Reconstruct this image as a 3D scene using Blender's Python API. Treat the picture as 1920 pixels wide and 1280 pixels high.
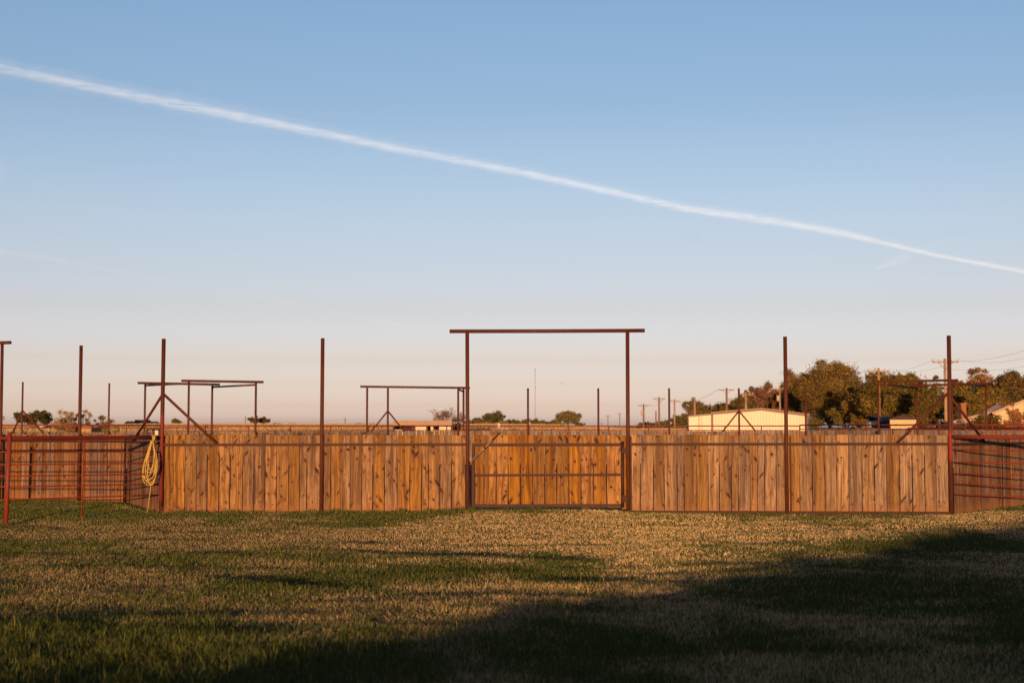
import bpy, math, random
import numpy as np
from mathutils import Vector
random.seed(7); rng = np.random.default_rng(11)
R = math.radians
scn = bpy.context.scene
for o in list(bpy.data.objects): bpy.data.objects.remove(o)
COL = scn.collection

# ------------------------------------------------------------------ camera
CAMH = 1.65; F = 2667.0; P = math.atan(160/F)
cam = bpy.data.cameras.new('camera'); camo = bpy.data.objects.new('camera', cam); COL.objects.link(camo)
camo.location = (0, 0, CAMH); camo.rotation_euler = (R(90)+P, 0, 0)
cam.sensor_width = 36; cam.lens = 50.0; cam.clip_start = .1; cam.clip_end = 90000
cam.dof.use_dof = True; cam.dof.focus_distance = 27.5; cam.dof.aperture_fstop = 2.4
scn.camera = camo
# ------------------------------------------------------------------ sky, sun, exposure
SUN_EL, SUN_AZ = 3.0, 6.0      # light travels towards +Y, 6 deg to the right, falling 3 deg
w = bpy.data.worlds.new('World'); scn.world = w; w.use_nodes = True
wn = w.node_tree.nodes; wl = w.node_tree.links; wn.clear()
sky = wn.new('ShaderNodeTexSky'); sky.sky_type = 'NISHITA'; sky.sun_disc = False
sky.sun_elevation = R(SUN_EL); sky.sun_rotation = R(180+SUN_AZ)
sky.air_density = 1.0; sky.dust_density = 1.6; sky.ozone_density = 3.0; sky.altitude = 300
bg = wn.new('ShaderNodeBackground'); bg.inputs[1].default_value = .15
wo = wn.new('ShaderNodeOutputWorld')
# the low band of the sky opposite a setting sun: brighter and rosier than the clear-air model gives
tcw = wn.new('ShaderNodeTexCoord'); spw = wn.new('ShaderNodeSeparateXYZ'); wl.new(tcw.outputs['Generated'], spw.inputs[0])
rpw = wn.new('ShaderNodeValToRGB'); SKYTINT = [
(0.0082, (9.104, 9.593, 23.384)),
(0.0150, (7.286, 7.456, 17.503)),
(0.0299, (5.616, 5.223, 10.219)),
(0.0468, (4.903, 3.891, 6.005)),
(0.0819, (4.549, 3.011, 3.421)),
(0.1121, (4.527, 2.838, 2.872)),
(0.1491, (4.522, 2.760, 2.550)),
(0.1856, (4.187, 2.651, 2.379)),
(0.2216, (3.781, 2.487, 2.228)),
(0.2881, (3.608, 2.471, 2.225)),
(0.55, (.9, .9, 1.0))]
ew = rpw.color_ramp.elements
while len(ew) < len(SKYTINT): ew.new(.5)
for e_, (p_, c_) in zip(ew, SKYTINT): e_.position = p_; e_.color = (c_[0]/16, c_[1]/16, c_[2]/16, 1)
wl.new(spw.outputs[2], rpw.inputs[0])
mlw = wn.new('ShaderNodeVectorMath'); mlw.operation = 'MULTIPLY'; wl.new(sky.outputs[0], mlw.inputs[0]); wl.new(rpw.outputs[0], mlw.inputs[1])
scw = wn.new('ShaderNodeVectorMath'); scw.operation = 'SCALE'; scw.inputs['Scale'].default_value = 16; wl.new(mlw.outputs[0], scw.inputs[0])
# ... but only on the side away from the sun; overhead and behind, the sky is dimmed and blued to darken the shade
mrw = wn.new('ShaderNodeMapRange'); mrw.interpolation_type = 'SMOOTHSTEP'; wl.new(spw.outputs[1], mrw.inputs[0])
for i_, q_ in ((1, -.15), (2, .75), (3, 0.0), (4, 1.0)): mrw.inputs[i_].default_value = q_
mxw = wn.new('ShaderNodeMix'); mxw.data_type = 'RGBA'; wl.new(mrw.outputs[0], mxw.inputs[0]); mxw.inputs[6].default_value = (.20, .33, .52, 1); mxw.inputs[7].default_value = (1, 1, 1, 1)
sc2 = wn.new('ShaderNodeVectorMath'); sc2.operation = 'MULTIPLY'; wl.new(scw.outputs[0], sc2.inputs[0]); wl.new(mxw.outputs[2], sc2.inputs[1])
wl.new(sc2.outputs[0], bg.inputs[0]); wl.new(bg.outputs[0], wo.inputs[0])
sun = bpy.data.lights.new('sun', 'SUN'); suno = bpy.data.objects.new('sun', sun); COL.objects.link(suno)
sun.energy = 4.4; sun.angle = R(.35); sun.color = (1.0, .63, .36)
d = Vector((math.sin(R(SUN_AZ))*math.cos(R(SUN_EL)), math.cos(R(SUN_AZ))*math.cos(R(SUN_EL)), -math.sin(R(SUN_EL))))
suno.rotation_euler = d.to_track_quat('-Z', 'Y').to_euler()
scn.view_settings.view_transform = 'Standard'; scn.view_settings.look = 'None'
scn.view_settings.gamma = 1; scn.view_settings.exposure = 0.0
scn.render.engine = 'CYCLES'
scn.cycles.transparent_max_bounces = 24

# ------------------------------------------------------------------ helpers
def at(px, py, Y):
    u = (px-960)/F; v = (640-py)/F
    dy = math.cos(P)-v*math.sin(P); dz = math.sin(P)+v*math.cos(P)
    return Vector((u/dy*Y, Y, CAMH+dz/dy*Y))
def hx(px, Y, py=800): return at(px, py, Y).x
def hz(py, Y): return at(960, py, Y).z

def _lat(seed):
    return np.random.default_rng(seed).random((257, 257))
_L = {}
def noise2(x, y, scale, seed=0):
    if seed not in _L: _L[seed] = _lat(seed)
    L = _L[seed]; x = np.asarray(x, float)/scale+1000.3; y = np.asarray(y, float)/scale+1000.7
    xi = np.floor(x).astype(int); yi = np.floor(y).astype(int); fx = x-xi; fy = y-yi
    fx = fx*fx*(3-2*fx); fy = fy*fy*(3-2*fy); a = xi % 256; b = yi % 256
    return (L[a, b]*(1-fx)*(1-fy)+L[a+1, b]*fx*(1-fy)+L[a, b+1]*(1-fx)*fy+L[a+1, b+1]*fx*fy)
def sst(a, b, x):
    t = np.clip((np.asarray(x, float)-a)/(b-a), 0, 1); return t*t*(3-2*t)
def terrain(x, y):
    x = np.asarray(x, float); y = np.asarray(y, float)
    z = .09*np.exp(-((x-.8)/2.3)**2-((y-27.6)/1.9)**2)
    z = z+.035*np.exp(-((x+3.5)/3)**2-((y-27.6)/1.2)**2)
    near = sst(4, 8, y)*(1-.85*sst(24.5, 26.8, y))*(1-sst(40, 60, y))
    z = z+near*((noise2(x, y*1.3, 2.2, 3)-.5)*.075+(noise2(x*.8, y*1.4, .8, 4)-.5)*.05)
    z = z+near*(noise2(x*.8, y*1.2, .34, 7)-.5)*.022
    z = z-.06*np.exp(-((x+8.5)/2.5)**2-((y-24.8)/2.0)**2)
    r = x/np.maximum(np.abs(y), 1)
    a = 1.9-.75*sst(.02, .09, r)
    a = a-.5*sst(.12, .2, r)
    z = z+a*sst(95, 240, y)*(1-.8*sst(420, 900, y))+sst(80, 150, y)*(1-sst(500, 900, y))*(noise2(x, y, 38, 5)-.5)*.22
    z = z-.17*sst(4, 11, y)*(1-sst(19.5, 27.0, y))
    # added unseen bank behind the camera: crest shaped to shade the near lawn
    te, ta = math.tan(R(SUN_EL)), math.tan(R(SUN_AZ))
    ex, eh = [], []
    for px, py in ((-400, 1205), (100, 1205), (480, 1212), (640, 1200), (900, 1145), (1100, 1105), (1280, 1080), (1500, 1045), (1700, 1008), (1900, 978), (2100, 965)):
        yy = CAMH*F/(py-800)*1.06; ex.append((px-960)/F*yy-ta*(yy+4)); eh.append((yy+4)*te-.13*(1 if yy < 20 else .5))
    hb = np.interp(x, ex, eh)
    hb = hb+(noise2(x, x*0, .8, 6)-.5)*(.10+.06*(1-sst(-6.2, -4.2, x)))+(noise2(x, x*0, .3, 8)-.5)*.07
    z = z+hb*np.exp(-((y+4)/1.1)**2)
    return z
def tz(x, y): return float(terrain(x, y))

class MB:
    def __init__(s): s.v = []; s.f = []; s.sm = []; s.uv = []; s.c = []; s.cc = (1, 1, 1, 1)
    def face(s, idx, smooth=False, uv=None):
        s.f.append(tuple(idx)); s.sm.append(smooth); s.uv.append(uv); s.c.append(s.cc)
    def hexa(s, p, smooth=False):      # 8 points: bottom 0-3 ccw, top 4-7
        b = len(s.v); s.v += [tuple(q) for q in p]
        for q in ((3,2,1,0), (4,5,6,7), (0,1,5,4), (1,2,6,5), (2,3,7,6), (3,0,4,7)): s.face([b+i for i in q], smooth)
    def box(s, x0, x1, y0, y1, z0, z1):
        s.hexa([(x0,y0,z0),(x1,y0,z0),(x1,y1,z0),(x0,y1,z0),(x0,y0,z1),(x1,y0,z1),(x1,y1,z1),(x0,y1,z1)])
    def beam(s, a, b, wd, ht):
        a = Vector(a); b = Vector(b); t = (b-a).normalized()
        up = Vector((0,0,1)) if abs(t.z) < .95 else Vector((0,-1,0))
        sd = t.cross(up).normalized(); up = sd.cross(t).normalized()
        p = []
        for q in (a, b):
            p.append([q-sd*wd/2-up*ht/2, q+sd*wd/2-up*ht/2, q+sd*wd/2+up*ht/2, q-sd*wd/2+up*ht/2])
        A, B = p
        s.hexa([A[0], A[1], B[1], B[0], A[3], A[2], B[2], B[3]])
    def tube(s, pts, rad, n=12, cap=True, closed=False):
        pts = [Vector(p) for p in pts]; m = len(pts)
        if not hasattr(rad, '__len__'): rad = [rad]*m
        b0 = len(s.v); prev = None
        for i, p in enumerate(pts):
            if closed: t = pts[(i+1) % m]-pts[i-1]
            else: t = pts[min(i+1, m-1)]-pts[max(i-1, 0)]
            t = t.normalized() if t.length > 1e-9 else Vector((0,0,1))
            if prev is None:
                u = t.orthogonal().normalized()
            else:
                u = prev-t*prev.dot(t); u = u.normalized() if u.length > 1e-6 else t.orthogonal().normalized()
            prev = u; w_ = t.cross(u)
            for k in range(n):
                a = 2*math.pi*k/n; q = p+(u*math.cos(a)+w_*math.sin(a))*rad[i]; s.v.append((q.x, q.y, q.z))
        for i in range(m if closed else m-1):
            j = (i+1) % m
            for k in range(n):
                k2 = (k+1) % n
                s.face((b0+i*n+k, b0+i*n+k2, b0+j*n+k2, b0+j*n+k), True)
        if cap and not closed:
            s.face([b0+k for k in reversed(range(n))]); s.face([b0+(m-1)*n+k for k in range(n)])
    def ball(s, c, r, n=10, m=6, sq=(1,1,1)):
        b = len(s.v); c = Vector(c)
        for i in range(m+1):
            th = math.pi*i/m
            for k in range(n):
                a = 2*math.pi*k/n
                s.v.append((c.x+r*sq[0]*math.sin(th)*math.cos(a), c.y+r*sq[1]*math.sin(th)*math.sin(a), c.z+r*sq[2]*math.cos(th)))
        for i in range(m):
            for k in range(n):
                k2 = (k+1) % n; s.face((b+i*n+k, b+(i+1)*n+k, b+(i+1)*n+k2, b+i*n+k2), True)
    def build(s, name, mat, parent=None):
        off = Vector((0,0,0)); q = parent
        while q is not None: off += Vector(q.location); q = q.parent
        me = bpy.data.meshes.new(name)
        me.from_pydata([(v[0]-off.x, v[1]-off.y, v[2]-off.z) for v in s.v], [], s.f)
        me.polygons.foreach_set('use_smooth', s.sm)
        if any(u is not None for u in s.uv):
            ul = me.uv_layers.new(name='UVMap'); k = 0
            for u, f in zip(s.uv, s.f):
                for i in range(len(f)):
                    if u is not None: ul.data[k].uv = u[i]
                    k += 1
        if any(c != (1,1,1,1) for c in s.c):
            ca = me.color_attributes.new('bid', 'FLOAT_COLOR', 'CORNER'); k = 0
            arr = []
            for c, f in zip(s.c, s.f): arr += list(c)*len(f)
            ca.data.foreach_set('color', arr)
        me.materials.append(mat); me.update()
        o = bpy.data.objects.new(name, me); COL.objects.link(o); o.parent = parent
        return o
def tag(o, label=None, cat=None, group=None, kind=None):
    if label: o['label'] = label
    if cat: o['category'] = cat
    if group: o['group'] = group
    if kind: o['kind'] = kind
    return o
def thing(name, label, cat, loc, group=None):
    o = bpy.data.objects.new(name, None); COL.objects.link(o); o.location = loc
    o.empty_display_size = .2
    return tag(o, label, cat, group)
def npmesh(name, verts, faces_n, idx, mat, parent=None, col=None, smooth=False):
    """fast mesh from numpy: verts (N,3), faces_n loops per face (M), idx flat vertex indices, col per vertex (N,3)"""
    off = Vector((0,0,0)); q = parent
    while q is not None: off += Vector(q.location); q = q.parent
    verts = verts-np.array(off)
    me = bpy.data.meshes.new(name); me.vertices.add(len(verts)); me.vertices.foreach_set('co', verts.astype(np.float32).ravel())
    me.loops.add(len(idx)); me.loops.foreach_set('vertex_index', idx.astype(np.int32))
    me.polygons.add(len(faces_n)); st = np.concatenate([[0], np.cumsum(faces_n)[:-1]])
    me.polygons.foreach_set('loop_start', st.astype(np.int32))
    me.polygons.foreach_set('use_smooth', np.full(len(faces_n), smooth))
    me.update(calc_edges=True)
    if col is not None:
        ca = me.color_attributes.new('col', 'FLOAT_COLOR', 'POINT')
        c4 = np.ones((len(verts), 4), np.float32); c4[:, :3] = col*np.array([1.03, .88, .74]); ca.data.foreach_set('color', c4.ravel())  # vertex colours carry the same sun warmth
    me.materials.append(mat)
    o = bpy.data.objects.new(name, me); COL.objects.link(o); o.parent = parent
    return o

# ------------------------------------------------------------------ materials
def newmat(name):
    m = bpy.data.materials.new(name); m.use_nodes = True; nt = m.node_tree; nt.nodes.clear()
    out = nt.nodes.new('ShaderNodeOutputMaterial'); b = nt.nodes.new('ShaderNodeBsdfPrincipled')
    nt.links.new(b.outputs[0], out.inputs[0]); b.inputs['Roughness'].default_value = .7
    return m, nt, b
def warm(c, k=1.0): return (c[0]*1.03, c[1]*(1-.12*k), c[2]*(1-.27*k))  # puts part of the low sun's warmth into the base colour
class NT:
    def __init__(s, nt): s.nt = nt
    def n(s, t, **kw):
        x = s.nt.nodes.new(t)
        for k, v in kw.items():
            if k.startswith('i'): 
                key = k[1:]; key = int(key) if key.isdigit() else key
                x.inputs[key].default_value = v
            else: setattr(x, k, v)
        return x
    def l(s, a, b): s.nt.links.new(a, b)
    def math(s, op, a, b=None, c=None, clamp=False):
        x = s.nt.nodes.new('ShaderNodeMath'); x.operation = op; x.use_clamp = clamp
        for i, q in enumerate((a, b, c)):
            if q is None: continue
            if isinstance(q, (int, float)): x.inputs[i].default_value = q
            else: s.l(q, x.inputs[i])
        return x.outputs[0]
    def mix(s, fac, a, b, bt='MIX'):
        x = s.nt.nodes.new('ShaderNodeMix'); x.data_type = 'RGBA'; x.blend_type = bt
        for i, q in ((0, fac), (6, a), (7, b)):
            if isinstance(q, (int, float)): x.inputs[i].default_value = q
            elif isinstance(q, tuple): x.inputs[i].default_value = q if len(q) == 4 else (*q, 1)
            else: s.l(q, x.inputs[i])
        return x.outputs[2]
    def ramp(s, fac, pts):
        x = s.nt.nodes.new('ShaderNodeValToRGB'); e = x.color_ramp.elements
        while len(e) < len(pts): e.new(.5)
        for q, (p_, c) in zip(e, pts):
            q.position = p_; q.color = (c, c, c, 1) if isinstance(c, (int, float)) else (*c, 1)
        s.l(fac, x.inputs[0]); return x.outputs[0]
    def comb(s, x, y, z):
        c = s.nt.nodes.new('ShaderNodeCombineXYZ')
        for i, q in enumerate((x, y, z)):
            if isinstance(q, (int, float)): c.inputs[i].default_value = q
            else: s.l(q, c.inputs[i])
        return c.outputs[0]
    def noise(s, vec, scale=1, detail=3, rough=.5, dist=0):
        x = s.nt.nodes.new('ShaderNodeTexNoise'); x.inputs['Scale'].default_value = scale
        x.inputs['Detail'].default_value = detail; x.inputs['Roughness'].default_value = rough; x.inputs['Distortion'].default_value = dist
        if vec is not None: s.l(vec, x.inputs['Vector'])
        return x.outputs[0]
    def bump(s, h, strength, dist, bsdf):
        x = s.nt.nodes.new('ShaderNodeBump'); x.inputs['Strength'].default_value = strength; x.inputs['Distance'].default_value = dist
        s.l(h, x.inputs['Height']); s.l(x.outputs[0], bsdf.inputs['Normal'])

def wood_mat(name, light, mid, dark, grey=.35, splash=True, ks=1.0):
    light, mid, dark = warm(light), warm(mid), warm(dark)
    m, nt, b = newmat(name); N = NT(nt)
    uv = N.n('ShaderNodeUVMap'); uv.uv_map = 'UVMap'
    sx = N.n('ShaderNodeSeparateXYZ'); N.l(uv.outputs[0], sx.inputs[0]); u, v = sx.outputs[0], sx.outputs[1]
    at_ = N.n('ShaderNodeAttribute', attribute_name='bid'); sc = N.n('ShaderNodeSeparateColor'); N.l(at_.outputs[0], sc.inputs[0])
    r, g, bb = sc.outputs[0], sc.outputs[1], sc.outputs[2]
    idz = N.math('MULTIPLY', r, 57.0)
    warp = N.noise(N.comb(N.math('MULTIPLY', u, 4), N.math('MULTIPLY', v, 1.6), idz), 1, 2)
    wu = N.math('MULTIPLY_ADD', warp, .10, u)
    fine = N.noise(N.comb(N.math('MULTIPLY', wu, 95), N.math('MULTIPLY', v, 2.0), idz), 1, 4, .65)
    broad = N.noise(N.comb(N.math('MULTIPLY', wu, 17), N.math('MULTIPLY', v, .7), idz), 1, 3, .6)
    patch = N.noise(N.comb(N.math('MULTIPLY', u, 5), N.math('MULTIPLY', v, 1.3), N.math('ADD', idz, 9.)), 1, 3, .6)
    # cathedral rings
    rv = N.math('SINE', N.math('MULTIPLY', N.math('ADD', N.noise(N.comb(N.math('MULTIPLY', u, 5), N.math('MULTIPLY', v, .55), idz), 1, 1, .4), N.math('MULTIPLY', u, 1.2)), 70))
    rings = N.math('MULTIPLY_ADD', rv, .5, .5)
    col = N.mix(N.ramp(broad, [(.34, 0), (.66, 1)]), dark, mid)
    col = N.mix(N.ramp(fine, [(.35, 0), (.62, .9)]), col, light)
    col = N.mix(N.math('MULTIPLY', N.ramp(rings, [(.55, 0), (.95, .38)]), N.ramp(g, [(.55, 0), (.7, 1)])), col, dark)
    # weathered dark streaks down some boards
    stre = N.math('MULTIPLY', N.ramp(broad, [(.50, 0), (.62, 1)]), N.ramp(patch, [(.42, 0), (.62, 1)]))
    col = N.mix(N.math('MULTIPLY', stre, .75), col, (dark[0]*.45, dark[1]*.5, dark[2]*.6))
    strip = N.noise(N.comb(N.math('MULTIPLY', wu, 26), N.math('MULTIPLY', v, .45), N.math('ADD', idz, 21.)), 1, 2, .5)
    col = N.mix(N.ramp(strip, [(.30, .80), (.40, .15), (.5, 0)]), col, (dark[0]*.9, dark[1]*.9, dark[2]*.9))
    col = N.mix(N.ramp(strip, [(.56, 0), (.72, .45)]), col, (light[0]*1.12, light[1]*1.15, light[2]*1.2))
    wide = N.noise(N.comb(N.math('MULTIPLY', wu, 11), N.math('MULTIPLY', v, .30), N.math('ADD', idz, 43.)), 1, 1, .4)
    col = N.mix(N.ramp(wide, [(.36, .62), (.47, 0)]), col, (dark[0]*1.1, dark[1]*1.15, dark[2]*1.3))
    thin = N.noise(N.comb(N.math('MULTIPLY', wu, 60), N.math('MULTIPLY', v, .9), N.math('ADD', idz, 31.)), 1, 2, .5)
    col = N.mix(N.ramp(thin, [(.28, .8), (.36, 0)]), col, (.05, .022, .010))
    # per board tone
    tone = N.math('MULTIPLY_ADD', bb, .42, .74)
    tc = N.n('ShaderNodeMix', data_type='RGBA'); 
    hs = N.n('ShaderNodeHueSaturation'); N.l(col, hs.inputs['Color']); N.l(tone, hs.inputs['Value'])
    hs.inputs['Saturation'].default_value = 1.0
    sat = N.math('MULTIPLY_ADD', g, -grey, 1.12); N.l(sat, hs.inputs['Saturation'])
    nt.nodes.remove(tc)
    col = hs.outputs[0]
    # knots: elongated, tilted, with a dark heart and a halo
    kw = N.math('MULTIPLY_ADD', warp, .12, 0)
    for (su, sv, tilt, thr, rr) in ((6.0, 4.6, 1.2, .17, .50), (7.0, 5.6, -1.7, .16, .50), (7.5, 6.5, .2, .15, .40), (12, 8, .8, .15, .3)):
        vo = N.n('ShaderNodeTexVoronoi'); vo.voronoi_dimensions = '3D'; vo.inputs['Scale'].default_value = 1
        ku = N.math('ADD', N.math('MULTIPLY', N.math('ADD', u, kw), su), N.math('MULTIPLY', v, tilt))
        kv = N.math('ADD', N.math('MULTIPLY', v, sv), N.math('MULTIPLY', u, tilt*3))
        N.l(N.comb(ku, kv, N.math('ROUND', N.math('MULTIPLY', r, 40))), vo.inputs['Vector'])
        cs = N.n('ShaderNodeSeparateColor'); N.l(vo.outputs['Color'], cs.inputs[0])
        keep = N.math('LESS_THAN', cs.outputs[0], rr)
        sz = N.math('MULTIPLY', N.math('MULTIPLY_ADD', cs.outputs[1], 1.0, .45), thr*ks)
        dn = N.math('DIVIDE', vo.outputs['Distance'], sz)
        k = N.math('MULTIPLY', N.ramp(dn, [(.5, 1), (1.0, 0)]), keep)
        halo = N.math('MULTIPLY', N.ramp(N.math('MULTIPLY', dn, .5), [(.5, .45), (1.0, 0)]), keep)
        col = N.mix(halo, col, (mid[0]*.55, mid[1]*.45, mid[2]*.4))
        col = N.mix(N.math('MULTIPLY', k, .93), col, (.034, .013, .008))
    if splash:
        sp = N.noise(N.comb(N.math('MULTIPLY', u, 9), N.math('MULTIPLY', v, 5), 3.), 1, 3)
        hgt = N.math('ADD', v, N.math('MULTIPLY_ADD', sp, -.28, .12))
        col = N.mix(N.ramp(N.math('MULTIPLY', hgt, 2.0), [(.10, .6), (.38, 0)]), col, (.36, .145, .045))
    N.l(col, b.inputs['Base Color']); b.inputs['Roughness'].default_value = .82
    b.inputs['Specular IOR Level'].default_value = .25
    N.bump(N.math('ADD', fine, N.math('MULTIPLY', rings, .3)), .5, .004, b)
    return m
def metal_mat(name, base, rust, amt=.5, rough=.55, sc=30, bands=None):
    base, rust = warm(base), warm(rust); base = tuple(q*.62 for q in base); rust = tuple(q*.66 for q in rust)
    m, nt, b = newmat(name); N = NT(nt)
    tc = N.n('ShaderNodeNewGeometry'); pos = tc.outputs['Position']
    mp = N.n('ShaderNodeMapping'); N.l(pos, mp.inputs[0]); mp.inputs['Scale'].default_value = (1, 1, .35)
    n1 = N.noise(mp.outputs[0], sc, 4, .65); n2 = N.noise(mp.outputs[0], sc*.13, 3, .6)
    f = N.math('MULTIPLY_ADD', n1, .6, N.math('MULTIPLY', n2, .4))
    col = N.mix(N.ramp(f, [(.5-.2*amt-.05, 1), (.5+.25-.2*amt, 0)]), base, rust)
    col = N.mix(N.ramp(n1, [(.60, 0), (.75, .5)]), col, (rust[0]*.35, rust[1]*.35, rust[2]*.35))
    if bands:      # (z0, z1, colour): left-over paint on one stretch of the post
        z0, z1, c2 = bands; s = N.n('ShaderNodeSeparateXYZ'); N.l(pos, s.inputs[0])
        zz = N.math('MULTIPLY_ADD', n2, .18, N.math('ADD', s.outputs[2], -.09))
        k = N.math('MULTIPLY', N.math('MULTIPLY', N.math('SUBTRACT', zz, z0), 12, clamp=True), N.math('MULTIPLY', N.math('SUBTRACT', z1, zz), 9, clamp=True), clamp=True)
        col = N.mix(N.math('MULTIPLY', k, .9), col, c2)
    N.l(col, b.inputs['Base Color']); b.inputs['Roughness'].default_value = rough
    b.inputs['Specular IOR Level'].default_value = .2
    N.bump(n1, .35, .003, b)
    return m
def plain_mat(name, c, rough=.75, var=.18, sc=3.0, metallic=0):
    c = warm(c)
    m, nt, b = newmat(name); N = NT(nt); g = N.n('ShaderNodeNewGeometry')
    n = N.noise(g.outputs['Position'], sc, 4, .6)
    col = N.mix(N.ramp(n, [(.3, 0), (.7, 1)]), tuple(x*(1-var) for x in c), tuple(min(1, x*(1+var)) for x in c))
    N.l(col, b.inputs['Base Color']); b.inputs['Roughness'].default_value = rough; b.inputs['Metallic'].default_value = metallic
    return m
def attr_mat(name, trans=.25, rough=.7):
    m, nt, b = newmat(name); N = NT(nt); a = N.n('ShaderNodeAttribute', attribute_name='col')
    N.l(a.outputs[0], b.inputs['Base Color']); b.inputs['Roughness'].default_value = rough; b.inputs['Specular IOR Level'].default_value = .2
    t = N.n('ShaderNodeBsdfTranslucent'); N.l(a.outputs[0], t.inputs[0]); mx = N.n('ShaderNodeMixShader'); mx.inputs[0].default_value = trans
    N.l(b.outputs[0], mx.inputs[1]); N.l(t.outputs[0], mx.inputs[2])
    N.l(mx.outputs[0], [x for x in nt.nodes if x.type == 'OUTPUT_MATERIAL'][0].inputs[0])
    return m
M = {}
M['wood_l'] = wood_mat('cedar_boards_left', (.52, .305, .125), (.31, .168, .064), (.095, .044, .020), .20, True, 1.25)
M['wood_g'] = wood_mat('cedar_boards_gate', (.54, .308, .110), (.335, .170, .054), (.12, .048, .017), .12, True, 1.25)
M['wood_r'] = wood_mat('weathered_boards_right', (.54, .345, .165), (.35, .205, .094), (.115, .062, .033), .26, True, 1.15)
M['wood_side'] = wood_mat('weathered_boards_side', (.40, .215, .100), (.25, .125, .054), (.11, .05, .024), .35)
M['wood_far'] = wood_mat('far_boards', (.44, .28, .17), (.26, .16, .10), (.10, .06, .045), .55, False)
M['rust'] = metal_mat('rusty_pipe', (.135, .040, .020), (.215, .066, .024), .55, .6)
M['rust_dark'] = metal_mat('dark_rusty_steel', (.075, .030, .018), (.12, .045, .022), .5, .6)
M['rust_r'] = metal_mat('rusty_pipe_red_band', (.12, .036, .019), (.19, .06, .024), .55, .6, bands=(.98, 1.62, (.32, .038, .020)))
M['rust_l'] = metal_mat('rusty_pipe_red_tint', (.12, .036, .019), (.19, .055, .024), .55, .6, bands=(.2, 1.95, (.22, .035, .020)))
M['red'] = metal_mat('red_painted_pipe', (.48, .075, .038), (.34, .072, .036), .3, .5)
M['red_dark'] = metal_mat('dull_red_pipe', (.28, .038, .028), (.19, .040, .026), .35, .5)
M['far_red'] = plain_mat('far_red_pipe', (.26, .040, .030), .6, .2, 2)
M['galv'] = metal_mat('galvanised_bar', (.85, .74, .6), (.2, .13, .09), .35, .45, 12)

# ------------------------------------------------------------------ ground
def ground():
    def axis(near0, near1, step, far, g):
        a = list(np.arange(near0, near1, step)); s = step; x = near1
        while x < far: a.append(x); s *= g; x += s
        s = step; x = near0; pre = []
        while x > -far: s *= g; x -= s; pre.append(x)
        return np.array(pre[::-1]+a+[far])
    xs = axis(-15, 15, .14, 30000, 1.09); ys = axis(-8, 36, .12, 60000, 1.05)
    X, Y = np.meshgrid(xs, ys); Z = terrain(X, Y)
    v = np.stack([X, Y, Z], -1).reshape(-1, 3); nx = len(xs); ny = len(ys)
    i = np.arange(nx-1)[None, :]+nx*np.arange(ny-1)[:, None]; i = i.ravel()
    idx = np.stack([i, i+1, i+1+nx, i+nx], -1).ravel()
    m, nt, b = newmat('ground_turf'); N = NT(nt); g = N.n('ShaderNodeNewGeometry'); pos = g.outputs['Position']
    s = N.n('ShaderNodeSeparateXYZ'); N.l(pos, s.inputs[0])
    n1 = N.noise(pos, 1.4, 4, .65); n2 = N.noise(pos, 38, 4, .7); n3 = N.noise(pos, .03, 3, .6)
    lawn = N.mix(N.ramp(n1, [(.4, 0), (.6, 1)]), (.085, .075, .035), (.30, .22, .12))
    lawn = N.mix(N.ramp(n2, [(.35, .5), (.6, 0)]), lawn, (.035, .028, .016))
    dirt = N.mix(n1, (.20, .085, .040), (.27, .125, .06))
    field = N.mix(N.ramp(n3, [(.35, 0), (.65, 1)]), (.50, .34, .15), (.62, .46, .23))
    field = N.mix(N.ramp(n2, [(.4, .4), (.7, 0)]), field, (.16, .10, .045))
    a = N.ramp(N.math('MULTIPLY', N.math('SUBTRACT', s.outputs[1], 29.), .12, clamp=True), [(0, 0), (1, 1)])
    c = N.mix(a, lawn, dirt)
    c = N.mix(N.math('MULTIPLY', N.math('SUBTRACT', s.outputs[1], 76.), .06, clamp=True), c, field)
    N.l(c, b.inputs['Base Color']); b.inputs['Roughness'].default_value = .95; b.inputs['Specular IOR Level'].default_value = .1
    N.bump(n2, .8, .02, b)
    o = npmesh('ground', v, np.full(len(i), 4), idx, m, smooth=True); tag(o, kind='structure')
ground()

# ------------------------------------------------------------------ grass
def greenness(x, y):
    r = x/y*F+960; py = 800+CAMH*F/y
    g = .62*noise2(x, y*1.0, 1.9, 21)+.38*noise2(x, y, .55, 22)
    g = g+.22*(noise2(x*.8, y, 4.5, 23)-.5)
    def blob(cx, cy, sx, sy, a): return a*np.exp(-((r-cx)/sx)**2-((py-cy)/sy)**2)
    g = g+.12*np.exp(-((x-.72)/.5)**2)-.20*np.exp(-((x+.25)/.32)**2)-.18*np.exp(-((x-1.6)/.32)**2)
    g = g+blob(600, 1060, 330, 26, .33)+blob(100, 1010, 200, 16, .12)+blob(150, 1170, 260, 55, .30)+blob(1010, 1035, 160, 30, .16)
    g = g+blob(1750, 1005, 260, 10, .42)+blob(1000, 952, 190, 7, .35)+blob(700, 962, 380, 6, .24)+blob(190, 945, 150, 9, .14)+blob(1890, 948, 90, 10, .4)
    g = g-blob(1350, 985, 420, 24, .42)-blob(150, 985, 260, 12, .18)-blob(760, 1115, 220, 28, .30)-blob(100, 1055, 260, 14, .30)-blob(1560, 1200, 200, 14, .28)
    g = g+blob(1400, 1110, 400, 45, .18)+blob(900, 1230, 500, 60, .10)-blob(640, 1000, 500, 12, .15)
    return g
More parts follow.
